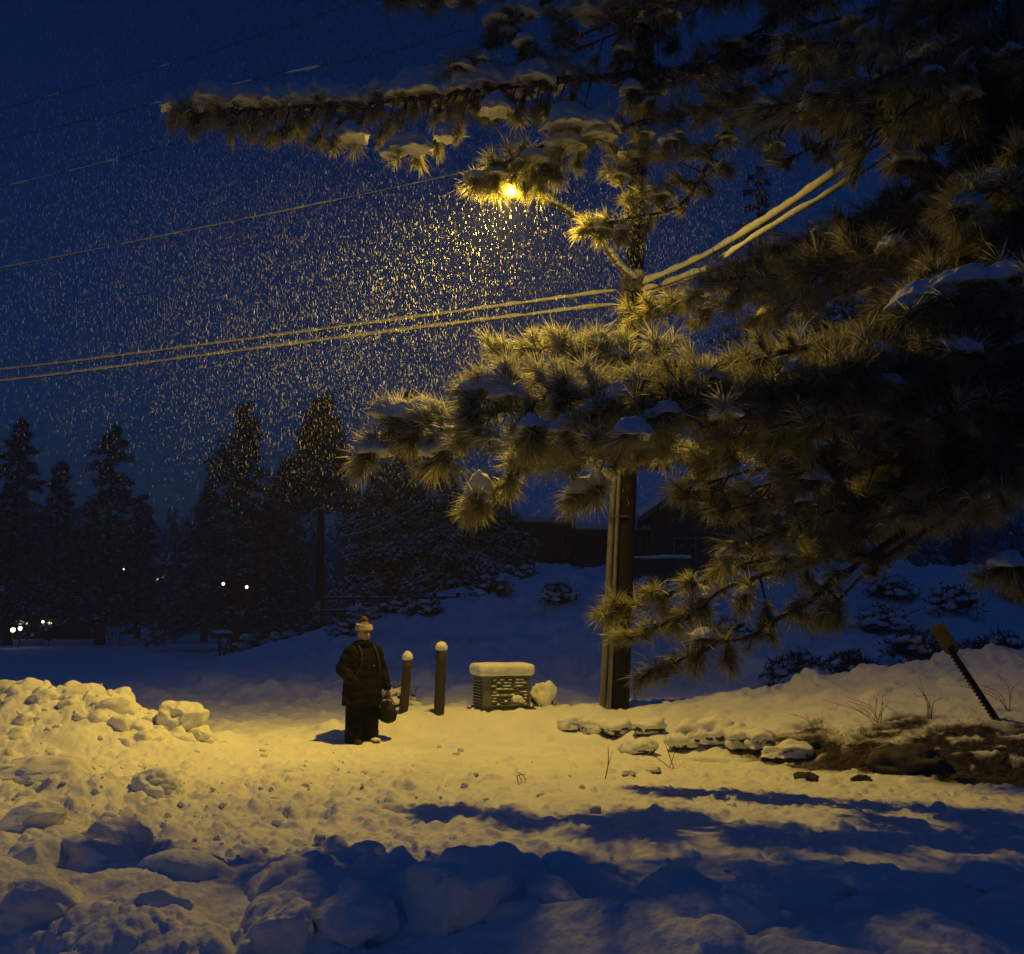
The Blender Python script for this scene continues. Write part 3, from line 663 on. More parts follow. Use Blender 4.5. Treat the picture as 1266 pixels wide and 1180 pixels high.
v = np.zeros(len(me.vertices) * 3); me.vertices.foreach_get('co', v); v = v.reshape(-1, 3); v += nrmrows(v - [0, 0, .66]) * (.018 * fbm(v[:, 0] * 4, v[:, 1] * 4, v[:, 2] * 4, 4))[:, None]; me.vertices.foreach_set('co', v.ravel())
lpart('snow_cap', me, M['snow'], cab, True)

def rock(px, py, Y, r, label, seed, snow=.8, up=0.0, name='rock', group='snow-capped rocks edging the bank'):
    c = P(px, py, Y); g = gz(c[0], c[1]); c[2] = g + r[2] * .35 + up
    root = thing(name, c, label, 'rock', group)
    mb = MB(); mb.blob(c, r, 4, .38, 1.1, seed); part('stone', mb, M['rock'], root)
    if snow:
        mb = MB(); mb.blob(c, np.array(r) * 1.10, 4, .38, 1.1, seed); v = mb.v[0]; cut = c[2] + r[2] * (.35 - .85 * snow) + .12 * r[2] * perlin(v[:, 0] * 9, v[:, 1] * 9, v[:, 2] * 0 + seed)
        up = v[:, 2] > cut; v[:, 2] = np.where(up, v[:, 2] + .22 * r[2] * snow, cut); v[:, :2] = np.where(up[:, None], v[:, :2], c[:2] + (v[:, :2] - c[:2]) * .95); part('snow_cap', mb, M['snow'], root)
rocks = [
    (672, 862, 17.4, (.19, .18, .24), 'snow-hooded stone with a dark hollow, right beside the cabinet', .9),
    (706, 873, 15.9, (.20, .16, .12), 'first small rounded snowy stone left of the pole foot', 1),
    (737, 874, 15.75, (.24, .18, .14), 'snow-buried stone just left of the pole foot', 1),
    (768, 880, 15.5, (.26, .18, .13), 'broad snowy stone in front of the pole foot', 1),
    (802, 884, 15.2, (.22, .2, .13), 'snow-covered stone just right of the pole foot', 1),
    (790, 908, 14.2, (.22, .15, .13), 'lone dark stone with smooth snow cap in front of the rock row', .7),
    (850, 902, 14.5, (.24, .2, .20), 'rock with black shadowed face at the left of the rock row', .9),
    (886, 902, 14.3, (.26, .22, .22), 'largest snow-topped rock in the row', .9),
    (915, 908, 14.0, (.2, .2, .18), 'narrow snow-draped rock right of the largest one', .9),
    (938, 912, 13.8, (.2, .18, .15), 'low snow-streaked rock towards the bare ground', .8),
    (974, 921, 13.3, (.28, .2, .14), 'long low stone half free of snow at the edge of the bare ground', .6),
    (1003, 918, 13.5, (.1, .09, .08), 'small bare dark stone where the row ends', 0),
    (1120, 942, 12.3, (.45, .32, .20), 'big dark bare boulder on the brown ground under the pine', 0),
    (998, 967, 11.7, (.14, .1, .07), 'dark loose stone at the foot of the bare bank', 0),
    (1192, 962, 11.7, (.12, .1, .06), 'dark loose stone near the right edge of the bare bank', 0),
    (1066, 966, 11.7, (.11, .08, .05), 'flat dark stone between the boulder and the street', 0),
    (777, 956, 12.1, (.075, .06, .05), 'left one of two fist-sized dark stones lying on lit snow', .35),
    (808, 954, 12.2, (.08, .06, .05), 'right one of two fist-sized dark stones lying on lit snow', .35),
]
for i, (px, py, Y, r, lab, sn) in enumerate(rocks): rock(px, py, Y, r, lab, 31 + i * 7, sn)

# loose blocks of ploughed snow in the foreground -----------------------
def chunk(px, py, Y, r, label, seed, sink=.3):
    c = P(px, py, Y); c[2] = min(c[2], gz(c[0], c[1]) + .45 * r[2]); mb = MB(); mb.blob((0, 0, 0), (r[0], r[1], r[2]), 5, .42, .9, seed)
    v = mb.v[0]; rs = np.random.default_rng(seed)
    for k in range(9):                                                # broken, flattened faces
        d = nrm(rs.normal(size=3)); h = rs.uniform(.62, .9) * r[0] * (abs(d[2]) * r[2] / r[0] + 1 - abs(d[2])); e = v @ d - h; v -= np.where(e > 0, e * .75, 0)[:, None] * d
    v = mb.v[0]; v += .022 * r[0] / .4 * nrmrows(v) * lump3(v, seed)[:, None]
    v += .010 * nrmrows(v) * fbm(v[:, 0] * 16, v[:, 1] * 16, v[:, 2] * 16 + seed, 3)[:, None]
    o = link('snow_block', mb.mesh('snow_block'), M['snow'], loc=[float(k) for k in c]); tag(o, label, 'snow block', 'blocks of ploughed snow in the foreground')
def lump3(v, s): return np.abs(perlin(v[:, 0] * 5 + s, v[:, 1] * 5, v[:, 2] * 5)) * 2.2
CH = [
    (375, 1115, 6.3, (.36, .36, .28), 'round bluish snow block with a notch on top, left of centre', 0),
    (440, 1075, 7.2, (.22, .22, .18), 'small snow block touching the notched round block', 0),
    (490, 1105, 6.1, (.22, .28, .24), 'upright snow block left of the biggest one', 0),
    (575, 1138, 5.75, (.42, .40, .34), 'biggest rounded snow block at the bottom centre', 0),
    (290, 1125, 6.3, (.30, .3, .2), 'low snow block in front of the notched one', 0),
    (110, 1080, 7.2, (.42, .36, .24), 'wide snow block at the lower left', 0),
    (835, 1120, 6.3, (.42, .34, .20), 'dark blue flat-topped snow block right of centre', 0),
    (1000, 1130, 6.2, (.42, .36, .18), 'low dark snow block at the lower right', 0),
    (1075, 1105, 6.6, (.40, .3, .18), 'far dark snow mound at the right of the foreground', 0),
    (60, 962, 10.7, (.62, .42, .24), 'large tilted slab of snow in front of the left heap', 0),
    (185, 978, 10.4, (.26, .24, .17), 'knobbly snow block right of the tilted slab', 0),
    (218, 888, 14.0, (.38, .34, .30), 'round rough snow boulder at the right end of the lit heap', 0),
    (243, 912, 13.9, (.20, .2, .14), 'small lit snow block below the round boulder', 0),
]
CH += [
    (690, 1150, 5.6, (.30, .28, .22), 'bluish snow block just right of the biggest one', 0),
    (760, 1165, 5.3, (.28, .24, .18), 'half buried snow block at the bottom edge right of centre', 0),
    (930, 1160, 5.5, (.26, .26, .20), 'blunt snow block at the bottom edge between the two dark low ones', 0),
    (1160, 1140, 5.9, (.34, .30, .20), 'rounded snow block near the bottom right corner', 0),
    (1240, 1110, 6.3, (.28, .26, .17), 'snow block cut by the right edge of the photo', 0),
    (30, 1085, 6.9, (.30, .28, .22), 'snow block at the left edge above the wide one', 0),
    (60, 1150, 5.8, (.32, .28, .22), 'snow block in the bottom left corner', 0),
    (180, 1150, 5.7, (.28, .28, .22), 'lumpy snow block along the bottom edge left of the low block', 0),
    (235, 1090, 6.8, (.24, .22, .17), 'small snow block between the wide one and the low one', 0),
    (430, 1150, 5.6, (.26, .26, .20), 'snow block at the bottom edge left of the biggest one', 0),
    (355, 1160, 5.45, (.20, .20, .15), 'little snow block at the bottom edge under the notched round block', 0),
    (150, 1040, 8.0, (.26, .22, .15), 'flattened snow block above the wide one at lower left', 0),
    (40, 1020, 8.7, (.30, .26, .19), 'snow block at the left edge below the tilted slab', 0),
]
for i, (px, py, Y, r, lab, s) in enumerate(CH): chunk(px, py, Y, r, lab, 5 + 11 * i)

def broken(c, r, seed, lvl=3):
    v, f = ico(lvl); rs = np.random.default_rng(seed); v = v * (1 + .34 * fbm(v[:, 0] + seed * 3.3, v[:, 1] - seed, v[:, 2] + seed * .7, 3))[:, None]
    for k in range(7):
        d = nrm(rs.normal(size=3)); e = v @ d - rs.uniform(.55, .85); v = v - (np.where(e > 0, e * .8, 0)[:, None] * d)
    a = rs.uniform(0, 6.28); v = v * r * [1, rs.uniform(.7, 1), rs.uniform(.5, .85)]; ca, sa = math.cos(a), math.sin(a)
    return np.stack([v[:, 0] * ca - v[:, 1] * sa, v[:, 0] * sa + v[:, 1] * ca, v[:, 2]], 1) + c, f
rs = np.random.default_rng(31); mb = MB(); k = 0
while k < 1000:
    x, y = rs.uniform(-11, -3.9), rs.uniform(9.6, 15.9); m = masks(np.array([x]), np.array([y])); w_ = max(m[0][0], .8 * m[1][0])
    if rs.uniform() > w_ * 1.3 - .12: continue
    r = .035 + .20 * rs.uniform() ** 3; r *= .6 + .5 * w_
    mb.add(*broken(np.array([x, y, gz(x, y) - r * .12]), r, 500 + k)); k += 1
me = remesh(mb.mesh('heap'), .024, 2, .45)
v = np.zeros(len(me.vertices) * 3); me.vertices.foreach_get('co', v); v = v.reshape(-1, 3); v += (.007 * fbm(v[:, 0] * 14, v[:, 1] * 14, v[:, 2] * 14, 3))[:, None] * np.array([.5, -.5, 1]); me.vertices.foreach_set('co', v.ravel())
tag(link('snow_heap', me, M['snow']), 'broken lumps of ploughed snow heaped up in the lamplight at the left', 'snow heap', kind='stuff')
mb = MB()
for k in range(1000):
    y = 7.0 + 8.2 * rs.uniform() ** 1.2; x = rs.uniform(-.50, .22) * y; 
    if rs.uniform() > .2 + .9 * ss(1.0, -3.5, np.array(x)) * ss(14.5, 10.5, np.array(y)): continue
    r = .010 + .05 * rs.uniform() ** 3.5; mb.add(*broken(np.array([x, y, gz(x, y) + r * .25]), r, 3000 + k, 2))
tag(link('snow_crumbs', mb.mesh('snow_crumbs'), M['snow']), 'crumbs of snow kicked over the trodden ground', 'snow crumbs', kind='stuff')

# leaning sign -----------------------------------------------------------
sb_ = hit(1231, 889); st_ = P(1180, 806, sb_[1] - .1); s2_ = P(1157, 777, sb_[1] - .15)
sg = thing('leaning_sign', sb_, 'small yellow marker plate on a leaning dark perforated post', 'sign')
ax = nrm(s2_ - sb_); sx = nrm(np.cross(ax, [0, 1, 0])); sy = np.cross(sx, ax)
mb = MB(); B3 = np.stack([sx, sy, ax], 1); Lp = np.linalg.norm(st_ - sb_) + .1
mb.box(sb_ + ax * (Lp / 2 - .15), (.055, .012, Lp + .3), M3=B3)
for s in (-1, 1): mb.box(sb_ + ax * (Lp / 2 - .15) + sx * .03 * s - sy * .018, (.012, .038, Lp + .3), M3=B3)
k = 0
while k * .055 < Lp:
    mb.box(sb_ + ax * (.02 + k * .055) + sx * .044, (.018, .03, .022), M3=B3); k += 1
part('post_shaft', mb, M['steel'], sg, False)
mb = MB(); pc = (st_ + s2_) / 2; PL = np.linalg.norm(s2_ - st_) + .05
a_ = R(40); sx2 = sx * math.cos(a_) + sy * math.sin(a_); sy2 = np.cross(ax, sx2)
w_ = .21; ang = [(-w_ / 2, -PL / 2 + .06), (-w_ / 2 + .06, -PL / 2), (w_ / 2 - .06, -PL / 2), (w_ / 2, -PL / 2 + .06), (w_ / 2, PL / 2), (-w_ / 2, PL / 2)]
V = [pc + sx2 * a + ax * b - sy2 * o for o in (.012, .016) for a, b in ang]; n = 6
mb.add(V, [tuple(range(n)), tuple(range(2 * n - 1, n - 1, -1))] + [(i, i + n, (i + 1) % n + n, (i + 1) % n) for i in range(n)])
part('plate', mb, M['sign'], sg, False)

# bare twigs and dry stems ------------------------------------------------
def twigs(px, py, n, h, label, spread=.6, seed=0, lean=0, snow=False, name='bare_shrub', pos=None, r=.005, cat='shrub', group='bare twiggy shrubs poking out of the snow'):
    c = hit(px, py) if pos is None else pos; rs = np.random.default_rng(seed + 400); root = thing(name, c, label, cat, group); mb = MB(); sb = MB()
    for i in range(n):
        a = rs.uniform(0, 6.28); s = rs.uniform(.3, 1) * spread; hh = h * rs.uniform(.6, 1.1)
        e = c + [s * math.cos(a) + lean, s * math.sin(a) * .6, hh]; m_ = c + [s * .35 * math.cos(a) + lean * .25, s * .3 * math.sin(a), hh * .6] + rs.normal(size=3) * .03
        p = crom([c + [rs.uniform(-.05, .05), rs.uniform(-.05, .05), -.05], m_, e], 5); mb.tube(p, np.linspace(r, r * .5, len(p)), 4, cap=False)
        for k in range(2):
            j = rs.integers(4, len(p) - 1); mb.tube([p[j], p[j] + rs.normal(size=3) * .3 * h * .6 + [0, 0, h * .12]], [r * .6, r * .35], 3, cap=False)
        if snow: sb.blob(p[-3], (.05, .04, .03), 2, .3, 2, i)
    part('stems', mb, M['dry'], root)
    if snow: part('snow', sb, M['snow'], root)
twigs(1085, 893, 9, .42, 'spray of thin bare twigs left of the leaning sign post', .6, 1, -.25)
twigs(1150, 888, 6, .45, 'few curved bare twigs right at the leaning sign post', .4, 2, -.1)
twigs(1010, 905, 4, .25, 'sparse dry twigs on the snow left of the twig spray', .35, 3, -.15)
twigs(1250, 880, 5, .5, 'arching bare twigs at the right edge behind the sign', .5, 4, -.3)
twigs(751, 963, 1, .36, 'single crooked dry stem standing in lit snow before the rocks', .12, 5, -.03, r=.007)
twigs(830, 950, 3, .3, 'pair of thin stalks beside the two small stones', .35, 6, -.2)
twigs(784, 868, 3, .7, 'wispy stems rising right behind the pole foot', .22, 7, .05)
twigs(645, 968, 3, .12, 'tiny tuft of stalks in the snow in front of the cabinet', .1, 8)

rs = np.random.default_rng(8); mb = MB(); V = []; T = []
for i in range(3600):
    x = rs.uniform(3.0, 9.0); y = float(foot(x)) + rs.uniform(-.6, 2.2) * min(1, (x - 2.2) / 3)
    a = rs.uniform(0, 6.28); L = rs.uniform(.05, .15); c = np.array([x, y, 0.0]); V.append((c, a, L))
C = np.array([v[0] for v in V]); A = np.array([v[1] for v in V]); Ls = np.array([v[2] for v in V])
C[:, 2] = H(C[:, 0], C[:, 1]); d = np.stack([np.cos(A), np.sin(A), rs.uniform(.05, .7, len(A))], 1); w = np.stack([-np.sin(A), np.cos(A), 0 * A], 1) * .004
vv = np.stack([C - w, C + w, C + d * Ls[:, None]], 1).reshape(-1, 3); k = np.arange(len(A)) * 3
tag(link('dry_grass', fast_mesh('dry_grass', vv, np.stack([k, k + 1, k + 2], 1)), M['dry'], None, False), 'matted dry grass and pine litter on the bare bank', 'grass', kind='stuff')

# ================================================================== person
def capsule(mb, a, b, ra, rb, k=12, flat=None):
    a = np.asarray(a, float); b = np.asarray(b, float)
    t = np.linspace(0, 1, 6)[:, None]; p = a + (b - a) * t; mb.tube(p, np.linspace(ra, rb, 6), k)
    for c, r in ((a, ra), (b, rb)): mb.blob(c, (r, r, r), 2, 0)
def make_person():
    pb_ = hit(447, 917); c = np.array([pb_[0], pb_[1], pb_[2] - .06])
    root = thing('person', c, 'person in dark coat, wide dark trousers and pom-pom hat standing in lamplight', 'person', rz=R(38))
    HW = np.array([.37, -.12, .80])                                     # left wrist
    b = MB()
    for pts in ([(0, 0, .93, .15), (0, .01, 1.12, .14), (0, .01, 1.32, .155), (0, .015, 1.42, .10), (0, 0, 1.50, .06), (0, -.01, 1.56, .058)],):
        for (x, y, z, r), (x2, y2, z2, r2) in zip(pts, pts[1:]): capsule(b, (x, y, z), (x2, y2, z2), r, r2)
    b.blob((0, -.015, 1.625), (.076, .095, .115), 4, 0); b.blob((0, -.05, 1.575), (.055, .055, .055), 3, 0)
    capsule(b, (0, -.105, 1.64), (0, -.125, 1.60), .010, .016)                  # nose
    for s in (-1, 1):
        b.blob((.078 * s, .0, 1.615), (.012, .022, .032), 2, 0)                  # ears
        capsule(b, (.012 * s, -.102, 1.662), (.045 * s, -.09, 1.66), .010, .009) # brow ridge
        capsule(b, (.10 * s, 0, .90), (.115 * s, -.015, .50), .085, .055); capsule(b, (.115 * s, -.015, .50), (.12 * s, .03, .09), .055, .04)
        capsule(b, (.12 * s, .04, .05), (.135 * s, -.14, .035), .04, .032)
        capsule(b, (.06 * s, .01, 1.40), (.185 * s, .01, 1.40), .07, .06)
    capsule(b, (-.185, .01, 1.40), (-.27, .06, 1.12), .052, .042); capsule(b, (-.27, .06, 1.12), (-.225, -.12, .93), .042, .030)
    capsule(b, (.185, .01, 1.40), (.29, .03, 1.10), .052, .042); capsule(b, (.29, .03, 1.10), HW, .042, .028)
    def hand(w, dirn, palm, thumbside):
        d = nrm(np.array(dirn, float)); s = nrm(np.cross(d, palm)) * thumbside; n = nrm(np.array(palm, float))
        for k in (-.022, 0, .022): capsule(b, w + s * k * .6, w + d * .085 + s * k, .018, .016)
        for k, L in ((.030, .062), (.010, .072), (-.011, .066), (-.031, .052)):
            a = w + d * .088 + s * k; m_ = a + d * L * .45 + n * L * .15; m2 = m_ + d * L * .12 + n * L * .42; e = m2 - d * L * .28 + n * L * .18
            capsule(b, a, m_, .0095, .009); capsule(b, m_, m2, .009, .0085); capsule(b, m2, e, .0085, .0075)
        a = w + d * .03 + s * .028; m_ = a + d * .03 + s * .022 + n * .012; e = m_ + d * .03 + n * .018; capsule(b, a, m_, .012, .010); capsule(b, m_, e, .010, .008)
    hand(HW, (.12, -.12, -1), (-.8, -.5, 0), 1)
    hand(np.array([-.222, -.118, .925]), (.55, .35, -.75), (.3, .8, 0), -1)
    body = lpart('body', remesh(b.mesh('b'), .006, 2, .5), M['skin'], root, True)
    for s in (-1, 1):
        m = MB(); m.blob((.032 * s, -.098, 1.637), (.019, .012, .012), 2, 0); lpart('eye', m.mesh('e'), M['eye'], root, True, body)
        m = MB(); capsule(m, (.014 * s, -.113, 1.664), (.05 * s, -.098, 1.664), .009, .007, 8); lpart('eyebrow', m.mesh('e'), M['darkhair'], root, True, body)
    m = MB(); capsule(m, (-.022, -.105, 1.563), (.022, -.105, 1.563), .007, .007, 8); lpart('mouth', m.mesh('m'), M['lip'], root, True, body)
    # coat
    j = MB()
    rings = [(.58, .315, .245), (.72, .315, .25), (.90, .30, .235), (1.10, .285, .225), (1.28, .275, .21), (1.38, .24, .175), (1.44, .15, .125), (1.49, .105, .105), (1.54, .10, .10)]
    k = 40; a = np.linspace(0, 2 * np.pi, k, endpoint=False); V = np.concatenate([np.stack([rx * np.cos(a), ry * np.sin(a) + .01, 0 * a + z], 1) for z, rx, ry in rings]); Fc = []
    for i in range(len(rings) - 1):
        for q in range(k): Fc.append((i * k + q, i * k + (q + 1) % k, (i + 1) * k + (q + 1) % k, (i + 1) * k + q))
    Fc += [tuple(range(k - 1, -1, -1)), tuple((len(rings) - 1) * k + q for q in range(k))]; j.add(V, Fc)
    capsule(j, (-.20, .01, 1.38), (-.33, .06, 1.12), .105, .10); capsule(j, (-.33, .06, 1.12), (-.24, -.14, .945), .10, .08)
    capsule(j, (.20, .01, 1.38), (.33, .02, 1.10), .105, .095); capsule(j, (.33, .02, 1.10), HW + np.array([-.012, .014, .05]), .095, .07)
    for i in range(14): q = i / 14 * 6.283; capsule(j, (.115 * math.cos(q), .115 * math.sin(q), 1.49), (.115 * math.cos(q + .5), .115 * math.sin(q + .5), 1.50), .038, .038)
    capsule(j, (-.08, .15, 1.44), (.08, .15, 1.44), .07, .07)                                   # folded hood
    me = remesh(j.mesh('j'), .012, 3, .5)
    v = np.zeros(len(me.vertices) * 3); me.vertices.foreach_get('co', v); v = v.reshape(-1, 3)
    nn = nrmrows(v * [1, 1, 0] + 1e-6); v += nn * (.014 * fbm(v[:, 0] * 7, v[:, 1] * 7, v[:, 2] * 13, 3) + .008 * np.sin(v[:, 2] * 42 + 3 * v[:, 0] * 8) * ss(1.0, 1.25, v[:, 2]) * ss(.2, .3, abs(v[:, 0])))[:, None]
    me.vertices.foreach_set('co', v.ravel()); coat = lpart('coat', me, M['jacket'], root, True)
    for s in (-1, 1):
        m = MB(); p = crom([(.11 * s, .10, 1.475), (.13 * s, -.05, 1.47), (.13 * s, -.165, 1.36), (.15 * s, -.205, 1.18), (.2 * s, -.15, 1.02)], 6); m.tube(p, .018, 6); lpart('backpack_strap', m.mesh('s'), M['bag'], root, True, coat)
    m = MB(); m.box((.06, -.222, 1.17), (.035, .012, .02)); lpart('buckle', m.mesh('s'), M['metal'], root, False, coat)
    # trousers
    t = MB(); capsule(t, (-.06, 0, .88), (.06, 0, .88), .19, .19)
    for s in (-1, 1): capsule(t, (.10 * s, 0, .84), (.12 * s, -.01 - .03 * s, .5), .155, .135); capsule(t, (.12 * s, -.01 - .03 * s, .5), (.135 * s, .01, .10), .135, .125); 
    for s in (-1, 1):
        for z, r in ((.30, .134), (.20, .14), (.11, .138)): capsule(t, (.133 * s, 0, z), (.133 * s, 0, z - .03), r, r)
    lpart('trousers', remesh(t.mesh('t'), .014, 2, .5), M['trousers'], root, True)
    for s in (-1, 1):
        m = MB(); capsule(m, (.125 * s, .05, .06), (.14 * s, -.17, .05), .065, .058); bt = lpart('boot', remesh(m.mesh('t'), .012, 1), M['boot'], root, True)
        if s < 0: continue
        m = MB(); m.blob((.142 * s, -.17, .085), (.065, .095, .028), 3, .35, 2, s + 2); lpart('boot_snow', m.mesh('s'), M['snow'], root, True, bt)
    # hat
    v, f = ico(4); m = MB(); vv = v * [.095, .112, .13] + [0, -.005, 1.655]; keep = vv[:, 2] > 1.672
    vv[:, 2] = np.maximum(vv[:, 2], 1.672); m.add(vv, f); hat = lpart('hat', m.mesh('h'), M['wool_top'], root, True)
    m = MB(); a = np.linspace(0, 2 * np.pi, 33); p = np.stack([.094 * np.cos(a), .110 * np.sin(a) - .005, 1.69 + .012 * np.sin(a)], 1)
    v_ = MB(); 
    for dz in (0, .014, .028, .042): v_.tube(p * [1 - dz * .9, 1 - dz * .9, 1] + [0, 0, dz], .019 - dz * .12, 8, cap=False)
    lpart('hat_band', v_.mesh('h'), M['wool_pale'], root, True, hat)
    m = MB(); m.blob((0, .005, 1.80), (.045, .045, .04), 4, .5, 5, 2); lpart('pompom', m.mesh('h'), M['wool_red'], root, True, hat)
    kids = [o for o in root.children] + [g for o in root.children for g in o.children]
    for o in kids:
        if o.name.split('.')[0] in ('body', 'eye', 'eyebrow', 'mouth', 'hat', 'hat_band', 'pompom'):
            v = np.zeros(len(o.data.vertices) * 3); o.data.vertices.foreach_get('co', v); v = v.reshape(-1, 3)
            v = (v - [0, 0, 1.53]) * (1 + .17 * ss(1.50, 1.58, v[:, 2]))[:, None] + [0, 0, 1.53]; o.data.vertices.foreach_set('co', v.ravel())
    # bag held in the left hand
    rot = np.array(Matrix.Rotation(R(38), 3, 'Z')); hp = HW + np.array([-.03, -.035, -.10]); wp = rot @ hp + c
    bg = thing('carry_bag', wp - np.array([0, 0, .40]), "slouched dark carry bag hanging from the person's hand", 'bag', rz=R(38))
    m = MB(); v, f = ico(4); v = np.sign(v) * np.abs(v) ** .66; v = v * (1 + .16 * fbm(v[:, 0] * 1.6, v[:, 1] * 1.6, v[:, 2] * 1.6, 4))[:, None]
    wd = 1 - .38 * (v[:, 2] > 0) * v[:, 2]; v = v * np.stack([.095 * wd, .17 * wd, .16 + 0 * wd], 1); m.add(v + [0, 0, .18], f); lpart('bag_body', m.mesh('b'), M['bag'], bg, True)
    for s in (-1, 1):
        m = MB(); p = crom([(.045 * s, -.11, .31), (.03 * s, -.07, .365), (.006 * s, 0, .405), (.03 * s, .07, .365), (.045 * s, .11, .31)], 6); m.tube(p, .009, 8); lpart('handle', m.mesh('h'), M['bag'], bg, True)
make_person()

# ================================================================== far trees
def conifer_mesh(h, r, seed, clear=.12, nb=150, per=80, snow=.14, droop=.25, dens=.22):
    rs = np.random.default_rng(seed)
    t = MB(); z = np.linspace(-.6, h, 14); t.tube(np.stack([.08 * np.sin(z * .4 + seed), .08 * np.cos(z * .33), z], 1), np.linspace(max(.14, h * .026), .02, 14), 8)
    VV = []; mi = []
    for i in range(nb):
        f = (i + rs.uniform()) / nb; zz = h * (clear + (1 - clear) * f); a = rs.uniform(0, 6.283)
        L = r * 1.12 * (1 - f) ** .8 * rs.uniform(.4, 1.15) * (1 + .32 * math.sin(a * 2 + seed + zz * .55) + .18 * math.sin(a + zz * 1.3)) + .25
        d = np.array([math.cos(a), math.sin(a), 0]); up = rs.uniform(-.1, .35) * (f - .3)
        s = np.linspace(0, 1, 5)[:, None]; p = np.array([0, 0, zz]) + d * L * s + np.array([0, 0, 1.0]) * (up * L * s - droop * L * s * s)
        t.tube(p, np.linspace(.035, .01, 5), 4, cap=False)
        n = int(per * (.35 + L / r)); q = rs.uniform(.18, 1.0, n) ** .8
        c = np.stack([np.interp(q, s[:, 0], p[:, k]) for k in range(3)], 1)
        sdv = np.array([-d[1], d[0], 0]); c += sdv * (rs.normal(size=n) * .20 * L * (1.05 - q * .6))[:, None] + np.array([0, 0, 1.0]) * (rs.normal(size=n) * .10 - .05)[:, None]
        dr = d * .6 + sdv * rs.normal(size=(n, 1)) * .8 + rs.normal(size=(n, 3)) * .45 + [0, 0, -.1]
        dr /= np.linalg.norm(dr, axis=1)[:, None]
        w = np.cross(dr, rs.normal(size=(n, 3))); w /= np.linalg.norm(w, axis=1)[:, None]
        sz = dens * rs.uniform(.6, 1.5, n)[:, None]; sn = rs.uniform(size=n) < snow
        for j in range(3):
            dj = dr + w * (j - 1) * .55; VV.append(np.stack([c - w * sz * .10, c + w * sz * .10, c + dj * sz * 1.5], 1)); mi.append(sn * 0)
        if sn.any():                                           # snow lying on the sprays
            cs = c[sn]; m = len(cs); hor = dr[sn] * [1, 1, .25]; hor /= np.linalg.norm(hor, axis=1)[:, None]; wv = np.cross(hor, [0, 0, 1.0]); z2 = sz[sn]
            top = cs + [0, 0, .05]; VV.append(np.stack([top - wv * z2 * .36, top + wv * z2 * .36, top + hor * z2 * 1.5], 1)); mi.append(np.ones(m, int))
            VV.append(np.stack([top - hor * z2 * .15, top + hor * z2 * .9 - [0, 0, .04], top + hor * z2 * .3 + [0, 0, 1.0] * z2 * .42], 1)); mi.append(np.ones(m, int))
    V = np.concatenate(VV).reshape(-1, 3); mi = np.concatenate(mi); k = np.arange(len(mi)) * 3
    return t.mesh('trunk'), fast_mesh('crown', V, np.stack([k, k + 1, k + 2], 1), mi=mi)
def conifer(px, pyb, pyt, Y, r, label, seed, group='conifers in the dusk behind the snowfield', **kw):
    b = P(px, pyb, Y); t = P(px, pyt, Y); h = t[2] - b[2]; b[2] = min(b[2], gz(b[0], b[1])); h = t[2] - b[2]
    tm, cm = conifer_mesh(h, r, seed, **kw); root = thing('conifer_tree', b, label, 'tree', group, rz=seed)
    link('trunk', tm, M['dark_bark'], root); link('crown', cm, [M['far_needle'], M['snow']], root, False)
conifer(8, 785, 520, 72, 3.6, 'dark conifer at the left edge of the photo behind the bright light', 1)
conifer(125, 786, 527, 72, 4.2, 'tall broad dark conifer standing alone left of the street gap', 2)
conifer(62, 785, 572, 84, 3.4, 'shorter conifer between the two tall ones at far left', 3)
conifer(168, 782, 612, 92, 3.0, 'small conifer fading into the dusk beside the street gap', 4)
conifer(292, 778, 500, 62, 3.9, 'tall dense conifer behind the mailbox', 5, nb=190, snow=.10)
conifer(252, 780, 600, 78, 3.2, 'lower conifer just right of the street gap', 6)
conifer(392, 799, 490, 50, 2.7, 'tall conifer with long bare lower trunk left above the person', 7, clear=.56, nb=120, snow=.13)
conifer(338, 782, 585, 66, 2.9, 'conifer filling the space between the two tall dense ones', 8)
conifer(474, 752, 575, 47, 3.3, 'snow-dusted drooping conifer right of the bare-trunked one', 9, snow=.75, clear=.02, droop=.35)
conifer(503, 745, 487, 60, 3.3, 'dark pointed conifer top rising above the dusted ones', 10)
conifer(548, 745, 585, 46, 3.3, 'snow-dusted drooping conifer above the two posts', 11, snow=.75, clear=.02, droop=.35)
conifer(606, 730, 600, 47, 2.4, 'snow-dusted conifer against the left wall of the house', 12, snow=.7, clear=.02, droop=.3)
conifer(955, 700, 205, 62, 4.8, 'tall layered conifer behind the thick cables', 13, nb=90, droop=.12)
conifer(1060, 700, 300, 58, 4.2, 'dark conifer mostly hidden behind the pine boughs', 14)
conifer(1190, 700, 250, 60, 4.6, 'dark conifer behind the far right of the pine', 15)
conifer(820, 640, 500, 66, 3.4, 'conifer peeping over the house ridge', 16)
conifer(-70, 790, 480, 70, 4.0, 'tall dark conifer just beyond the left edge of the photo', 17)

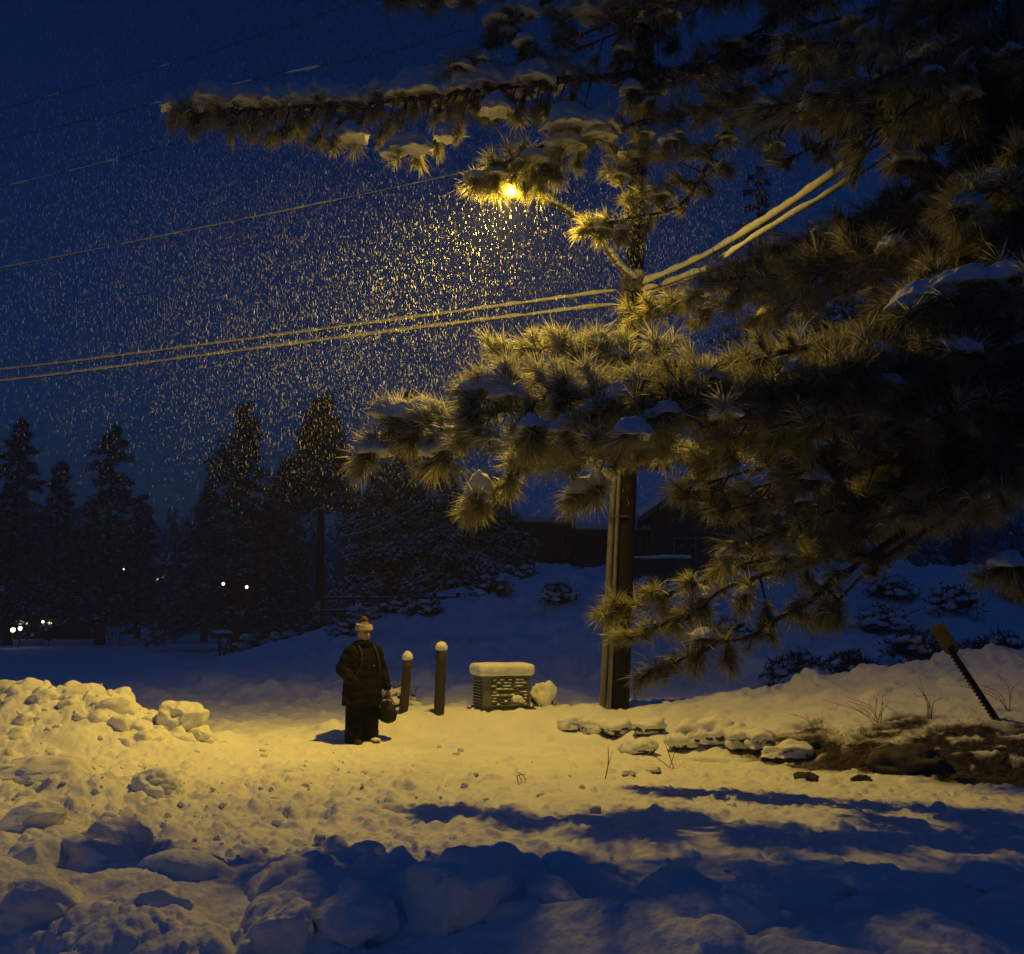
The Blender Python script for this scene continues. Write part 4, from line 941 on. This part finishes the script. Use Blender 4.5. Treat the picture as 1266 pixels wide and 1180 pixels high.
# far wood on the slope, one mass
rs = np.random.default_rng(21); VV = []
for i in range(1500):
    y = rs.uniform(105, 330); x = rs.uniform(-.75, .75) * y; h = rs.uniform(7, 15); r = h * .17; b = np.array([x, y, gz(x, y) - .5])
    n = 26; f = rs.uniform(.05, 1, n); a = rs.uniform(0, 6.28, n); L = r * (1 - f) + .3
    c = b + np.stack([0 * f, 0 * f, f * h], 1); e = c + np.stack([np.cos(a) * L, np.sin(a) * L, -.25 * L], 1); w = np.stack([-np.sin(a), np.cos(a), 0 * a], 1) * (L * .45)[:, None]
    VV.append(np.stack([c + [0, 0, .9], e - w, e + w], 1))
V = np.concatenate(VV).reshape(-1, 3); k = np.arange(len(V) // 3) * 3
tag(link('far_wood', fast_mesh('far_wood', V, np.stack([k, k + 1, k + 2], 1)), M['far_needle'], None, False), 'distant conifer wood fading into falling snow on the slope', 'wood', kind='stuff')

# snowy bushes ---------------------------------------------------------------
def bush(px, py, r, label, seed, Y=None, snow=.85, group='snow-laden bushes on the slope', fine=1.0):
    c = hit(px, py, 19) if Y is None else P(px, py, Y); 
    if Y is not None: c[2] = gz(c[0], c[1])
    rs = np.random.default_rng(seed + 900); root = thing('snowy_bush', c, label, 'bush', group)
    mb = MB(); VV = []; mi = []; sb = MB(); n = 70
    for i in range(n):
        a = rs.uniform(0, 6.28); el = rs.uniform(.15, 1.4); d = np.array([math.cos(a) * math.cos(el), math.sin(a) * math.cos(el), math.sin(el)])
        e = c + d * np.array([r, r, r * .75]) * rs.uniform(.6, 1.05); m_ = (c + e) / 2 + [0, 0, .12 * r]; p = crom([c, m_, e], 4); mb.tube(p, np.linspace(.018, .006, len(p)) * fine, 3, cap=False)
        for q in range(16):
            o = p[rs.integers(3, len(p))] + rs.normal(size=3) * .12 * r; dd = nrm(d + rs.normal(size=3) * .9); w = nrm(np.cross(dd, rs.normal(size=3))) * .03 * fine; VV.append([o - w, o + w, o + dd * .22 * (.4 + .6 * fine)])
        if rs.uniform() < snow: q = rs.uniform(.10, .22) * max(r, .6); sb.blob(e + [0, 0, -.02], (q * 1.1, q * 1.0, q * .75), 2, .5, 1.6, i + seed, .4)
    st = part('stems', mb, M['dark_bark'], root)
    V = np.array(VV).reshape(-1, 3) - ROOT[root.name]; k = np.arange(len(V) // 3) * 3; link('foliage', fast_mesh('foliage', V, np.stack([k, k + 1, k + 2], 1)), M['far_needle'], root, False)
    if sb.v: part('snow', sb, M['snow'], root)
bush(985, 838, .75, 'largest snow-laden bush right behind the crest, below the pine tips', 1, 22)
bush(1045, 800, .55, 'small dark bush up the slope from the largest bush', 2, 26)
bush(1060, 838, .5, 'low bush beside the largest one, half sunk in snow', 3, 23, .3)
bush(1130, 805, .7, 'dark hollow bush left of the sign plate', 4, 25)
bush(1140, 820, .5, 'snow-capped bush directly below the hollow bush', 5, 23)
bush(1210, 808, .55, 'bush just right of the sign plate', 6, 23)
bush(1240, 775, .8, 'dark bush at the right edge higher up the slope', 7, 27)
bush(1090, 770, .9, 'wide dark bush highest on the slope under the boughs', 8, 32)
bush(606, 780, .9, 'dark bush on the slope right above the cabinet', 9, 37, .45)
bush(520, 775, .8, 'bush on the slope behind the two posts', 10, 36, .5)
bush(490, 778, .8, 'snowy bush just right of the person and up the slope', 11, 38, .6)
bush(320, 795, 1.5, 'large scrubby bush behind the mailbox', 12, 56, .3)
bush(350, 790, 1.3, 'scrubby bush between the mailbox and the bare trunk', 13, 58, .4)
bush(487, 868, .5, 'low snow-dusted bush between the person and the short post', 14, 19, .95, fine=.4)
bush(640, 745, .9, 'bush beside the left corner of the house', 15, 43, .5)
for k_, (bx, by, br_, lab) in enumerate([(690, 745, .7, 'low snowed-in bush on the slope left of the pole below the house'), (800, 735, .8, 'bush on the slope just right of the pole below the railing'), (900, 790, .7, 'bush on the open slope behind the lowest pine limb'),
        (1010, 775, .8, 'bush on the slope above the largest bush'), (1100, 740, 1.0, 'broad snowed-over bush under the dark boughs high on the slope'), (1180, 755, .9, 'bush up the slope straight above the sign plate'), (1260, 740, 1.0, 'topmost bush at the right edge of the photo'), (460, 765, .8, 'bush by the left end of the rail fence'), (430, 785, .7, 'low bush right of the bare conifer trunk'), (1170, 835, .4, 'small bush half buried on the crest left of the sign post')]):
    bush(bx, by, br_, lab, 40 + k_, None, .85)
bush(565, 752, 1.0, 'snowy scrub behind the rail fence', 16, 45, .6)

# ================================================================== rail fence, mailbox, houses
fa = P(398, 762, 41); fb = P(566, 758, 40)
fence = thing('rail_fence', (fa[0], fa[1], gz(fa[0], fa[1])), 'snow-topped rail fence on the slope behind the person', 'fence')
fz = lambda k: fa[2] - .35
for k in (0, .33, .58, .83, 1):
    q = fa + (fb - fa) * k; z = fz(k); mb = MB(); mb.box((q[0], q[1], z + .2), (.16, .16, 2.1)); part('fence_post', mb, M['dark_bark'], fence, False)
for hh in (.55, 1.05):
    mb = MB(); sb = MB()
    ks = np.linspace(0, 1, 12); p = [np.array([*(fa + (fb - fa) * k)[:2], fz(k) + hh]) for k in ks]
    mb.tube(p, .06, 6); r_ = part('rail', mb, M['dark_bark'], fence); sb.tube([q + [0, 0, .06] for q in p], .028, 6); part('rail_snow', sb, M['snow'], fence, sub=r_)

mbx = P(272, 812, 55); mbx[2] = gz(mbx[0], mbx[1])
mail = thing('mailbox', mbx, 'snow-topped roadside mailbox on two thin posts by the street', 'mailbox')
for dx in (-.1, .42):
    mb = MB(); mb.tube([mbx + [dx * .3, 0, -.3], mbx + [dx, 0, 1.05]], .05, 6); part('post_leg', mb, M['dark_bark'], mail)
mb = MB(); mb.box(mbx + [.1, 0, 1.15], (1.0, .5, .30)); part('box', mb, M['steel'], mail, False)
mb = MB(); mb.blob(mbx + [.1, 0, 1.30], (.58, .34, .17), 3, .12, 1.5, 3, .3); part('snow_cap', mb, M['snow'], mail)
mb = MB(); mb.blob(mbx + [-.2, -.3, .05], (.28, .25, .3), 3, .4, 1.5, 3); part('drift', mb, M['snow'], mail)

def roof_slab(mb, e0, e1, r1, r0, th=.22):
    q = np.array([e0, e1, r1, r0], float); n = np.cross(q[1] - q[0], q[3] - q[0]); n = nrm(n); n = n if n[2] > 0 else -n
    v = np.vstack([q, q + n * th]); mb.add(v, [(3, 2, 1, 0), (4, 5, 6, 7), (0, 1, 5, 4), (1, 2, 6, 5), (2, 3, 7, 6), (3, 0, 4, 7)])

def gable_house(name, loc, rz, w, d, h, rise, label, cat='house', windows=(), snow_th=.28, over=.5, fascia=True, group=None, gable_front=False):
    """a boarded house with a snow-covered gable roof; ridge along x (or along y when gable_front)"""
    root = thing(name, loc, label, cat, group, rz)
    W, Dp = (w, d) if not gable_front else (d, w)
    rot = np.eye(3) if not gable_front else np.array(Matrix.Rotation(R(90), 3, 'Z'))
    mb = MB(); x, y = W / 2, Dp / 2
    v = np.array([(-x, -y, -1.5), (x, -y, -1.5), (x, y, -1.5), (-x, y, -1.5), (-x, -y, h), (x, -y, h), (x, y, h), (-x, y, h), (-x, 0, h + rise), (x, 0, h + rise)]) @ rot.T
    mb.add(v, [(0, 1, 5, 4), (2, 3, 7, 6), (1, 2, 6, 9, 5), (3, 0, 4, 8, 7), (4, 5, 9, 8), (6, 7, 8, 9)]); wl = link('wall', mb.mesh('w'), M['wall'], root, False)
    s = rise / y; rf = MB(); sn = MB(); fs = []
    for sg_ in (-1, 1):
        e0 = np.array([-x - over, sg_ * (y + over), h - s * over + .03]); e1 = e0 * [-1, 1, 1]; r0 = np.array([-x - over, 0, h + rise + .03]); r1 = r0 * [-1, 1, 1]
        roof_slab(rf, rot @ e0, rot @ e1, rot @ r1, rot @ r0, .14); up = np.array([0, 0, .16])
        roof_slab(sn, rot @ (e0 + up), rot @ (e1 + up), rot @ (r1 + up), rot @ (r0 + up), snow_th)
        for ee, rr in ((e0, r0), (e1, r1)): fs.append([rot @ (ee + [0, 0, .02]), rot @ (rr + [0, 0, .02])])
    ro = link('roof', rf.mesh('r'), M['dark_bark'], root, False)
    link('roof_snow', sn.mesh('s'), M['snow'], ro, False)
    for q in fs if fascia else ():
        m = MB(); m.tube(q, .09, 4); link('fascia', m.mesh('f'), M['trim'], ro, False)
    for (wx, wz, ww, wh, lit_) in windows:
        fx = -y if not gable_front else -x
        m = MB(); m.box((wx, fx - .02, wz), (ww + .16, .08, wh + .16)); wf = link('window', m.mesh('w'), M['trim'], root, False)
        m = MB(); m.box((wx, fx - .065, wz), (ww, .03, wh)); link('pane', m.mesh('w'), M['lit'] if lit_ else M['glass'], wf, False)
    return root
hb = P(735, 711, 48)
hm = gable_house('timber_house', (hb[0] + 1.0, hb[1] + 4, hb[2]), R(8), 10.5, 8.0, 2.55, 2.7, 'dark timber house with snow-covered roof behind the utility pole', windows=[(-2.6, 1.3, .9, .9, False), (.6, 1.3, .9, .9, False)])
def hpart(name, mb, m, sm=False): return link(name, mb.mesh(name), m, hm, sm)
# lean-to under the eave, and the gabled wing on the right
lt = MB(); lt.box((.1, -4.9, .35), (5.2, 1.75, 3.6)); hpart('lean_to_wall', lt, M['wall'])
rf = MB(); roof_slab(rf, (-2.9, -6.3, 1.75), (3.0, -6.3, 1.75), (3.0, -3.95, 2.95), (-2.9, -3.95, 2.95), .14); ro = hpart('lean_to_roof', rf, M['dark_bark'])
rf = MB(); roof_slab(rf, (-2.9, -6.35, 1.91), (3.0, -6.35, 1.91), (3.0, -3.95, 3.12), (-2.9, -3.95, 3.12), .28); link('roof_snow', rf.mesh('s'), M['snow'], ro, False)
wg = P(886, 716, 42)
gable_house('gabled_wing', (wg[0], wg[1] + 3.5, wg[2]), R(-6), 4.4, 7, 2.75, 1.5, 'dark gabled house front right of the utility pole with pale eaves', windows=[(-.9, 1.2, .8, .9, False), (.9, 1.2, .8, .9, False)], over=.55, gable_front=True)
dk = P(808, 690, 39); dkz = dk[2]
deck = thing('deck_railing', (dk[0], dk[1], dkz - 1.2), 'snow-topped dark plank railing in front of the gabled house', 'railing')
mb = MB(); mb.box(dk + [0, 0, -.5], (2.9, .1, .95), R(4)); part('planks', mb, M['wall'], deck, False)
mb = MB(); mb.tube(crom([dk + [-1.45, -.1, 0.02], dk + [-.4, 0, .0], dk + [.5, 0, .06], dk + [1.45, .1, .05]], 5), .075, 8); part('rail_snow', mb, M['snow'], deck)
nb = P(945, 625, 56); gable_house('cabin', (nb[0], nb[1] + 3, nb[2]), R(-10), 2.6, 5, .9, 1.5, 'small cabin roof glimpsed through the boughs right of the gabled house', 'cabin', over=.4)
# lit houses far off between the trees
c1 = P(32, 782, 88); gable_house('distant_house', (c1[0], c1[1] + 3, c1[2]), R(10), 9, 6, 2.2, 1.6, 'distant house at far left with bright low windows', windows=[(-.75, .85, 1.1, .36, True), (1.55, 1.05, .30, .5, True), (2.25, 1.0, .42, .34, True), (-2.1, 1.2, .4, .3, True)], group='dim houses between the far trees')
c2 = P(198, 724, 150); gable_house('distant_house', (c2[0], c2[1] + 3, c2[2]), 0, 9, 7, 2.6, 2, 'farthest house up the street gap with three pinprick lights', windows=[(-.3, 1.5, .35, .3, True), (-.3, .9, .35, .3, True), (.7, 1.3, .45, .3, True), (-5.2 + 1.2, 2.4, .3, .3, True)], group='dim houses between the far trees')
c3 = P(290, 731, 92); gable_house('distant_house', (c3[0], c3[1] + 3, c3[2]), 0, 8, 6, 2.2, 1.8, 'hidden house behind the dense conifer with two small lights', windows=[(-1.05, .75, .28, .5, True), (1.15, .5, .45, .42, True)], group='dim houses between the far trees')

# small yard lamps shining between the trunks
for px, py, Y, r, lab in [(16, 779, 66, .15, 'bright low yard lamp nearest the left edge of the photo'), (25, 777, 66, .13, 'bright low yard lamp next to the one nearest the left edge'), (53, 769, 70, .09, 'fainter left one of a close pair of small yard lamps at far left'), (62, 771, 70, .11, 'right one of a close pair of small yard lamps at far left'),
                      (276, 722, 57, .085, 'left one of two small lit lamps on tall posts above the mailbox'), (305, 726, 57, .085, 'right one of two small lit lamps on tall posts above the mailbox'), (153, 704, 69, .05, 'pinprick lamp in front of the lone broad conifer')]:
    c = P(px, py, Y); g = gz(c[0], c[1]); root = thing('yard_lamp', (c[0], c[1], g), lab, 'lamp', 'tiny yard lamps between the far trees')
    mb = MB(); mb.tube([(c[0], c[1], g - .2), c - [0, 0, r]], .035, 6); part('lamp_post', mb, M['dark_bark'], root)
    mb = MB(); mb.blob(c, (r, r, r * 1.15), 2, .12, 1.5, px); part('lantern_glass', mb, M['lit'], root)
    mb = MB(); mb.tube([c + [0, 0, r * .9], c + [0, 0, r * 1.5]], [r * 1.25, r * .2], 8); part('lantern_cap', mb, M['steel'], root)

# ================================================================== falling snow and air
rs = np.random.default_rng(4); n = 480000
c = np.stack([rs.uniform(-12, 5, n), rs.uniform(8.5, 25, n), rs.uniform(2.2, 10.5, n)], 1)
dl = np.hypot(c[:, 0] - LAMP[0] + .8, c[:, 1] - LAMP[1])
keep = rs.uniform(size=n) < ss(3.2, 6.6, c[:, 2]) * ss(10.2, 8.0, c[:, 2]) * (.07 + .93 * ss(8.5, 1.5, dl)); c = c[keep]; n = len(c)
rw = rs.uniform(.0009, .0021, n) * (1 + .5 * (rs.uniform(size=n) < .08)); rh = rw * rs.uniform(9, 16, n); tilt = np.stack([rs.normal(size=n) * .08 - .06, rs.normal(size=n) * .1, np.ones(n)], 1)
o6 = np.array([(1, 0, 0), (0, 1, 0), (-1, 0, 0), (0, -1, 0)])
V = np.concatenate([c[:, None] + o6[None] * rw[:, None, None] * rs.uniform(.7, 1.3, (n, 4, 1)), (c + tilt * rh[:, None])[:, None], (c - tilt * rh[:, None])[:, None]], 1).reshape(-1, 3)
t8 = np.array([(0, 1, 4), (1, 2, 4), (2, 3, 4), (3, 0, 4), (1, 0, 5), (2, 1, 5), (3, 2, 5), (0, 3, 5)])
T = (np.arange(n)[:, None, None] * 6 + t8[None]).reshape(-1, 3)
tag(link('falling_snow', fast_mesh('falling_snow', V, T), M['snow'], None, False), 'snowflakes falling through the lamplight', 'snowflakes', kind='stuff')

HAZE = True
if HAZE:
    m = bpy.data.materials.new('air'); m.use_nodes = True; nt = m.node_tree; nt.nodes.clear()
    out = nt.nodes.new('ShaderNodeOutputMaterial'); pv = nt.nodes.new('ShaderNodeVolumePrincipled')
    pv.inputs['Density'].default_value = .0013; pv.inputs['Color'].default_value = (.78, .85, 1.0, 1); pv.inputs['Anisotropy'].default_value = .0
    nt.links.new(pv.outputs[0], out.inputs['Volume'])
    mb = MB(); mb.box((0, 230, 22), (1500, 700, 50)); tag(link('haze', mb.mesh('haze'), m, None, False), kind='stuff')

# ================================================================== sky light
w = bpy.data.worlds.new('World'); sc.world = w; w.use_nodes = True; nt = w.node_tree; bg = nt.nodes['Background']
sk = nt.nodes.new('ShaderNodeTexSky'); sk.sky_type = 'NISHITA'; sk.sun_disc = False; sk.sun_elevation = R(.6); sk.sun_rotation = R(90); sk.air_density = 1.2; sk.ozone_density = 4
mx = nt.nodes.new('ShaderNodeMix'); mx.data_type = 'RGBA'; mx.blend_type = 'MULTIPLY'; mx.inputs['Factor'].default_value = 1
mx.inputs['B'].default_value = (.28, .57, 1.05, 1)
nt.links.new(sk.outputs['Color'], mx.inputs['A'])
tc = nt.nodes.new('ShaderNodeTexCoord'); sp = nt.nodes.new('ShaderNodeVectorMath'); sp.operation = 'DOT_PRODUCT'; sp.inputs[1].default_value = (-.28, -.36, .89); mr = nt.nodes.new('ShaderNodeMapRange')     # added brightness in the unseen sky, overhead and behind the camera, lifting ambient light
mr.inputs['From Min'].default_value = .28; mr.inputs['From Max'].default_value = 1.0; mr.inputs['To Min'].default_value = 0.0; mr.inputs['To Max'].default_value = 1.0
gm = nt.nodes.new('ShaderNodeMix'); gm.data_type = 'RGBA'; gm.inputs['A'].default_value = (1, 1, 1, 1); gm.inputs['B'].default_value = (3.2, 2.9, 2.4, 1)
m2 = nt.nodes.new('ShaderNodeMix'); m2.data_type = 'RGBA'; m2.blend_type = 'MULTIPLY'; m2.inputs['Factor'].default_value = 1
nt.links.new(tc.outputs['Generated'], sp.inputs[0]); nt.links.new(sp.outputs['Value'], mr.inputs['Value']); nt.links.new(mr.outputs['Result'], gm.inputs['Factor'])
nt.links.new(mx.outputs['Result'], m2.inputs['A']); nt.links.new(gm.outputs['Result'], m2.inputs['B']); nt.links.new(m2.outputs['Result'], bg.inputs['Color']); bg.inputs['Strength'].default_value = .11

# ================================================================== render
sc.render.engine = 'CYCLES'
cy = sc.cycles
cy.use_denoising = True
cy.max_bounces = 5; cy.diffuse_bounces = 2; cy.glossy_bounces = 2; cy.transmission_bounces = 3; cy.volume_bounces = 1; cy.transparent_max_bounces = 4
cy.caustics_reflective = False; cy.caustics_refractive = False
cy.sample_clamp_indirect = 4
sc.view_settings.view_transform = 'Standard'; sc.view_settings.look = 'None'; sc.view_settings.exposure = 0; sc.view_settings.gamma = 1
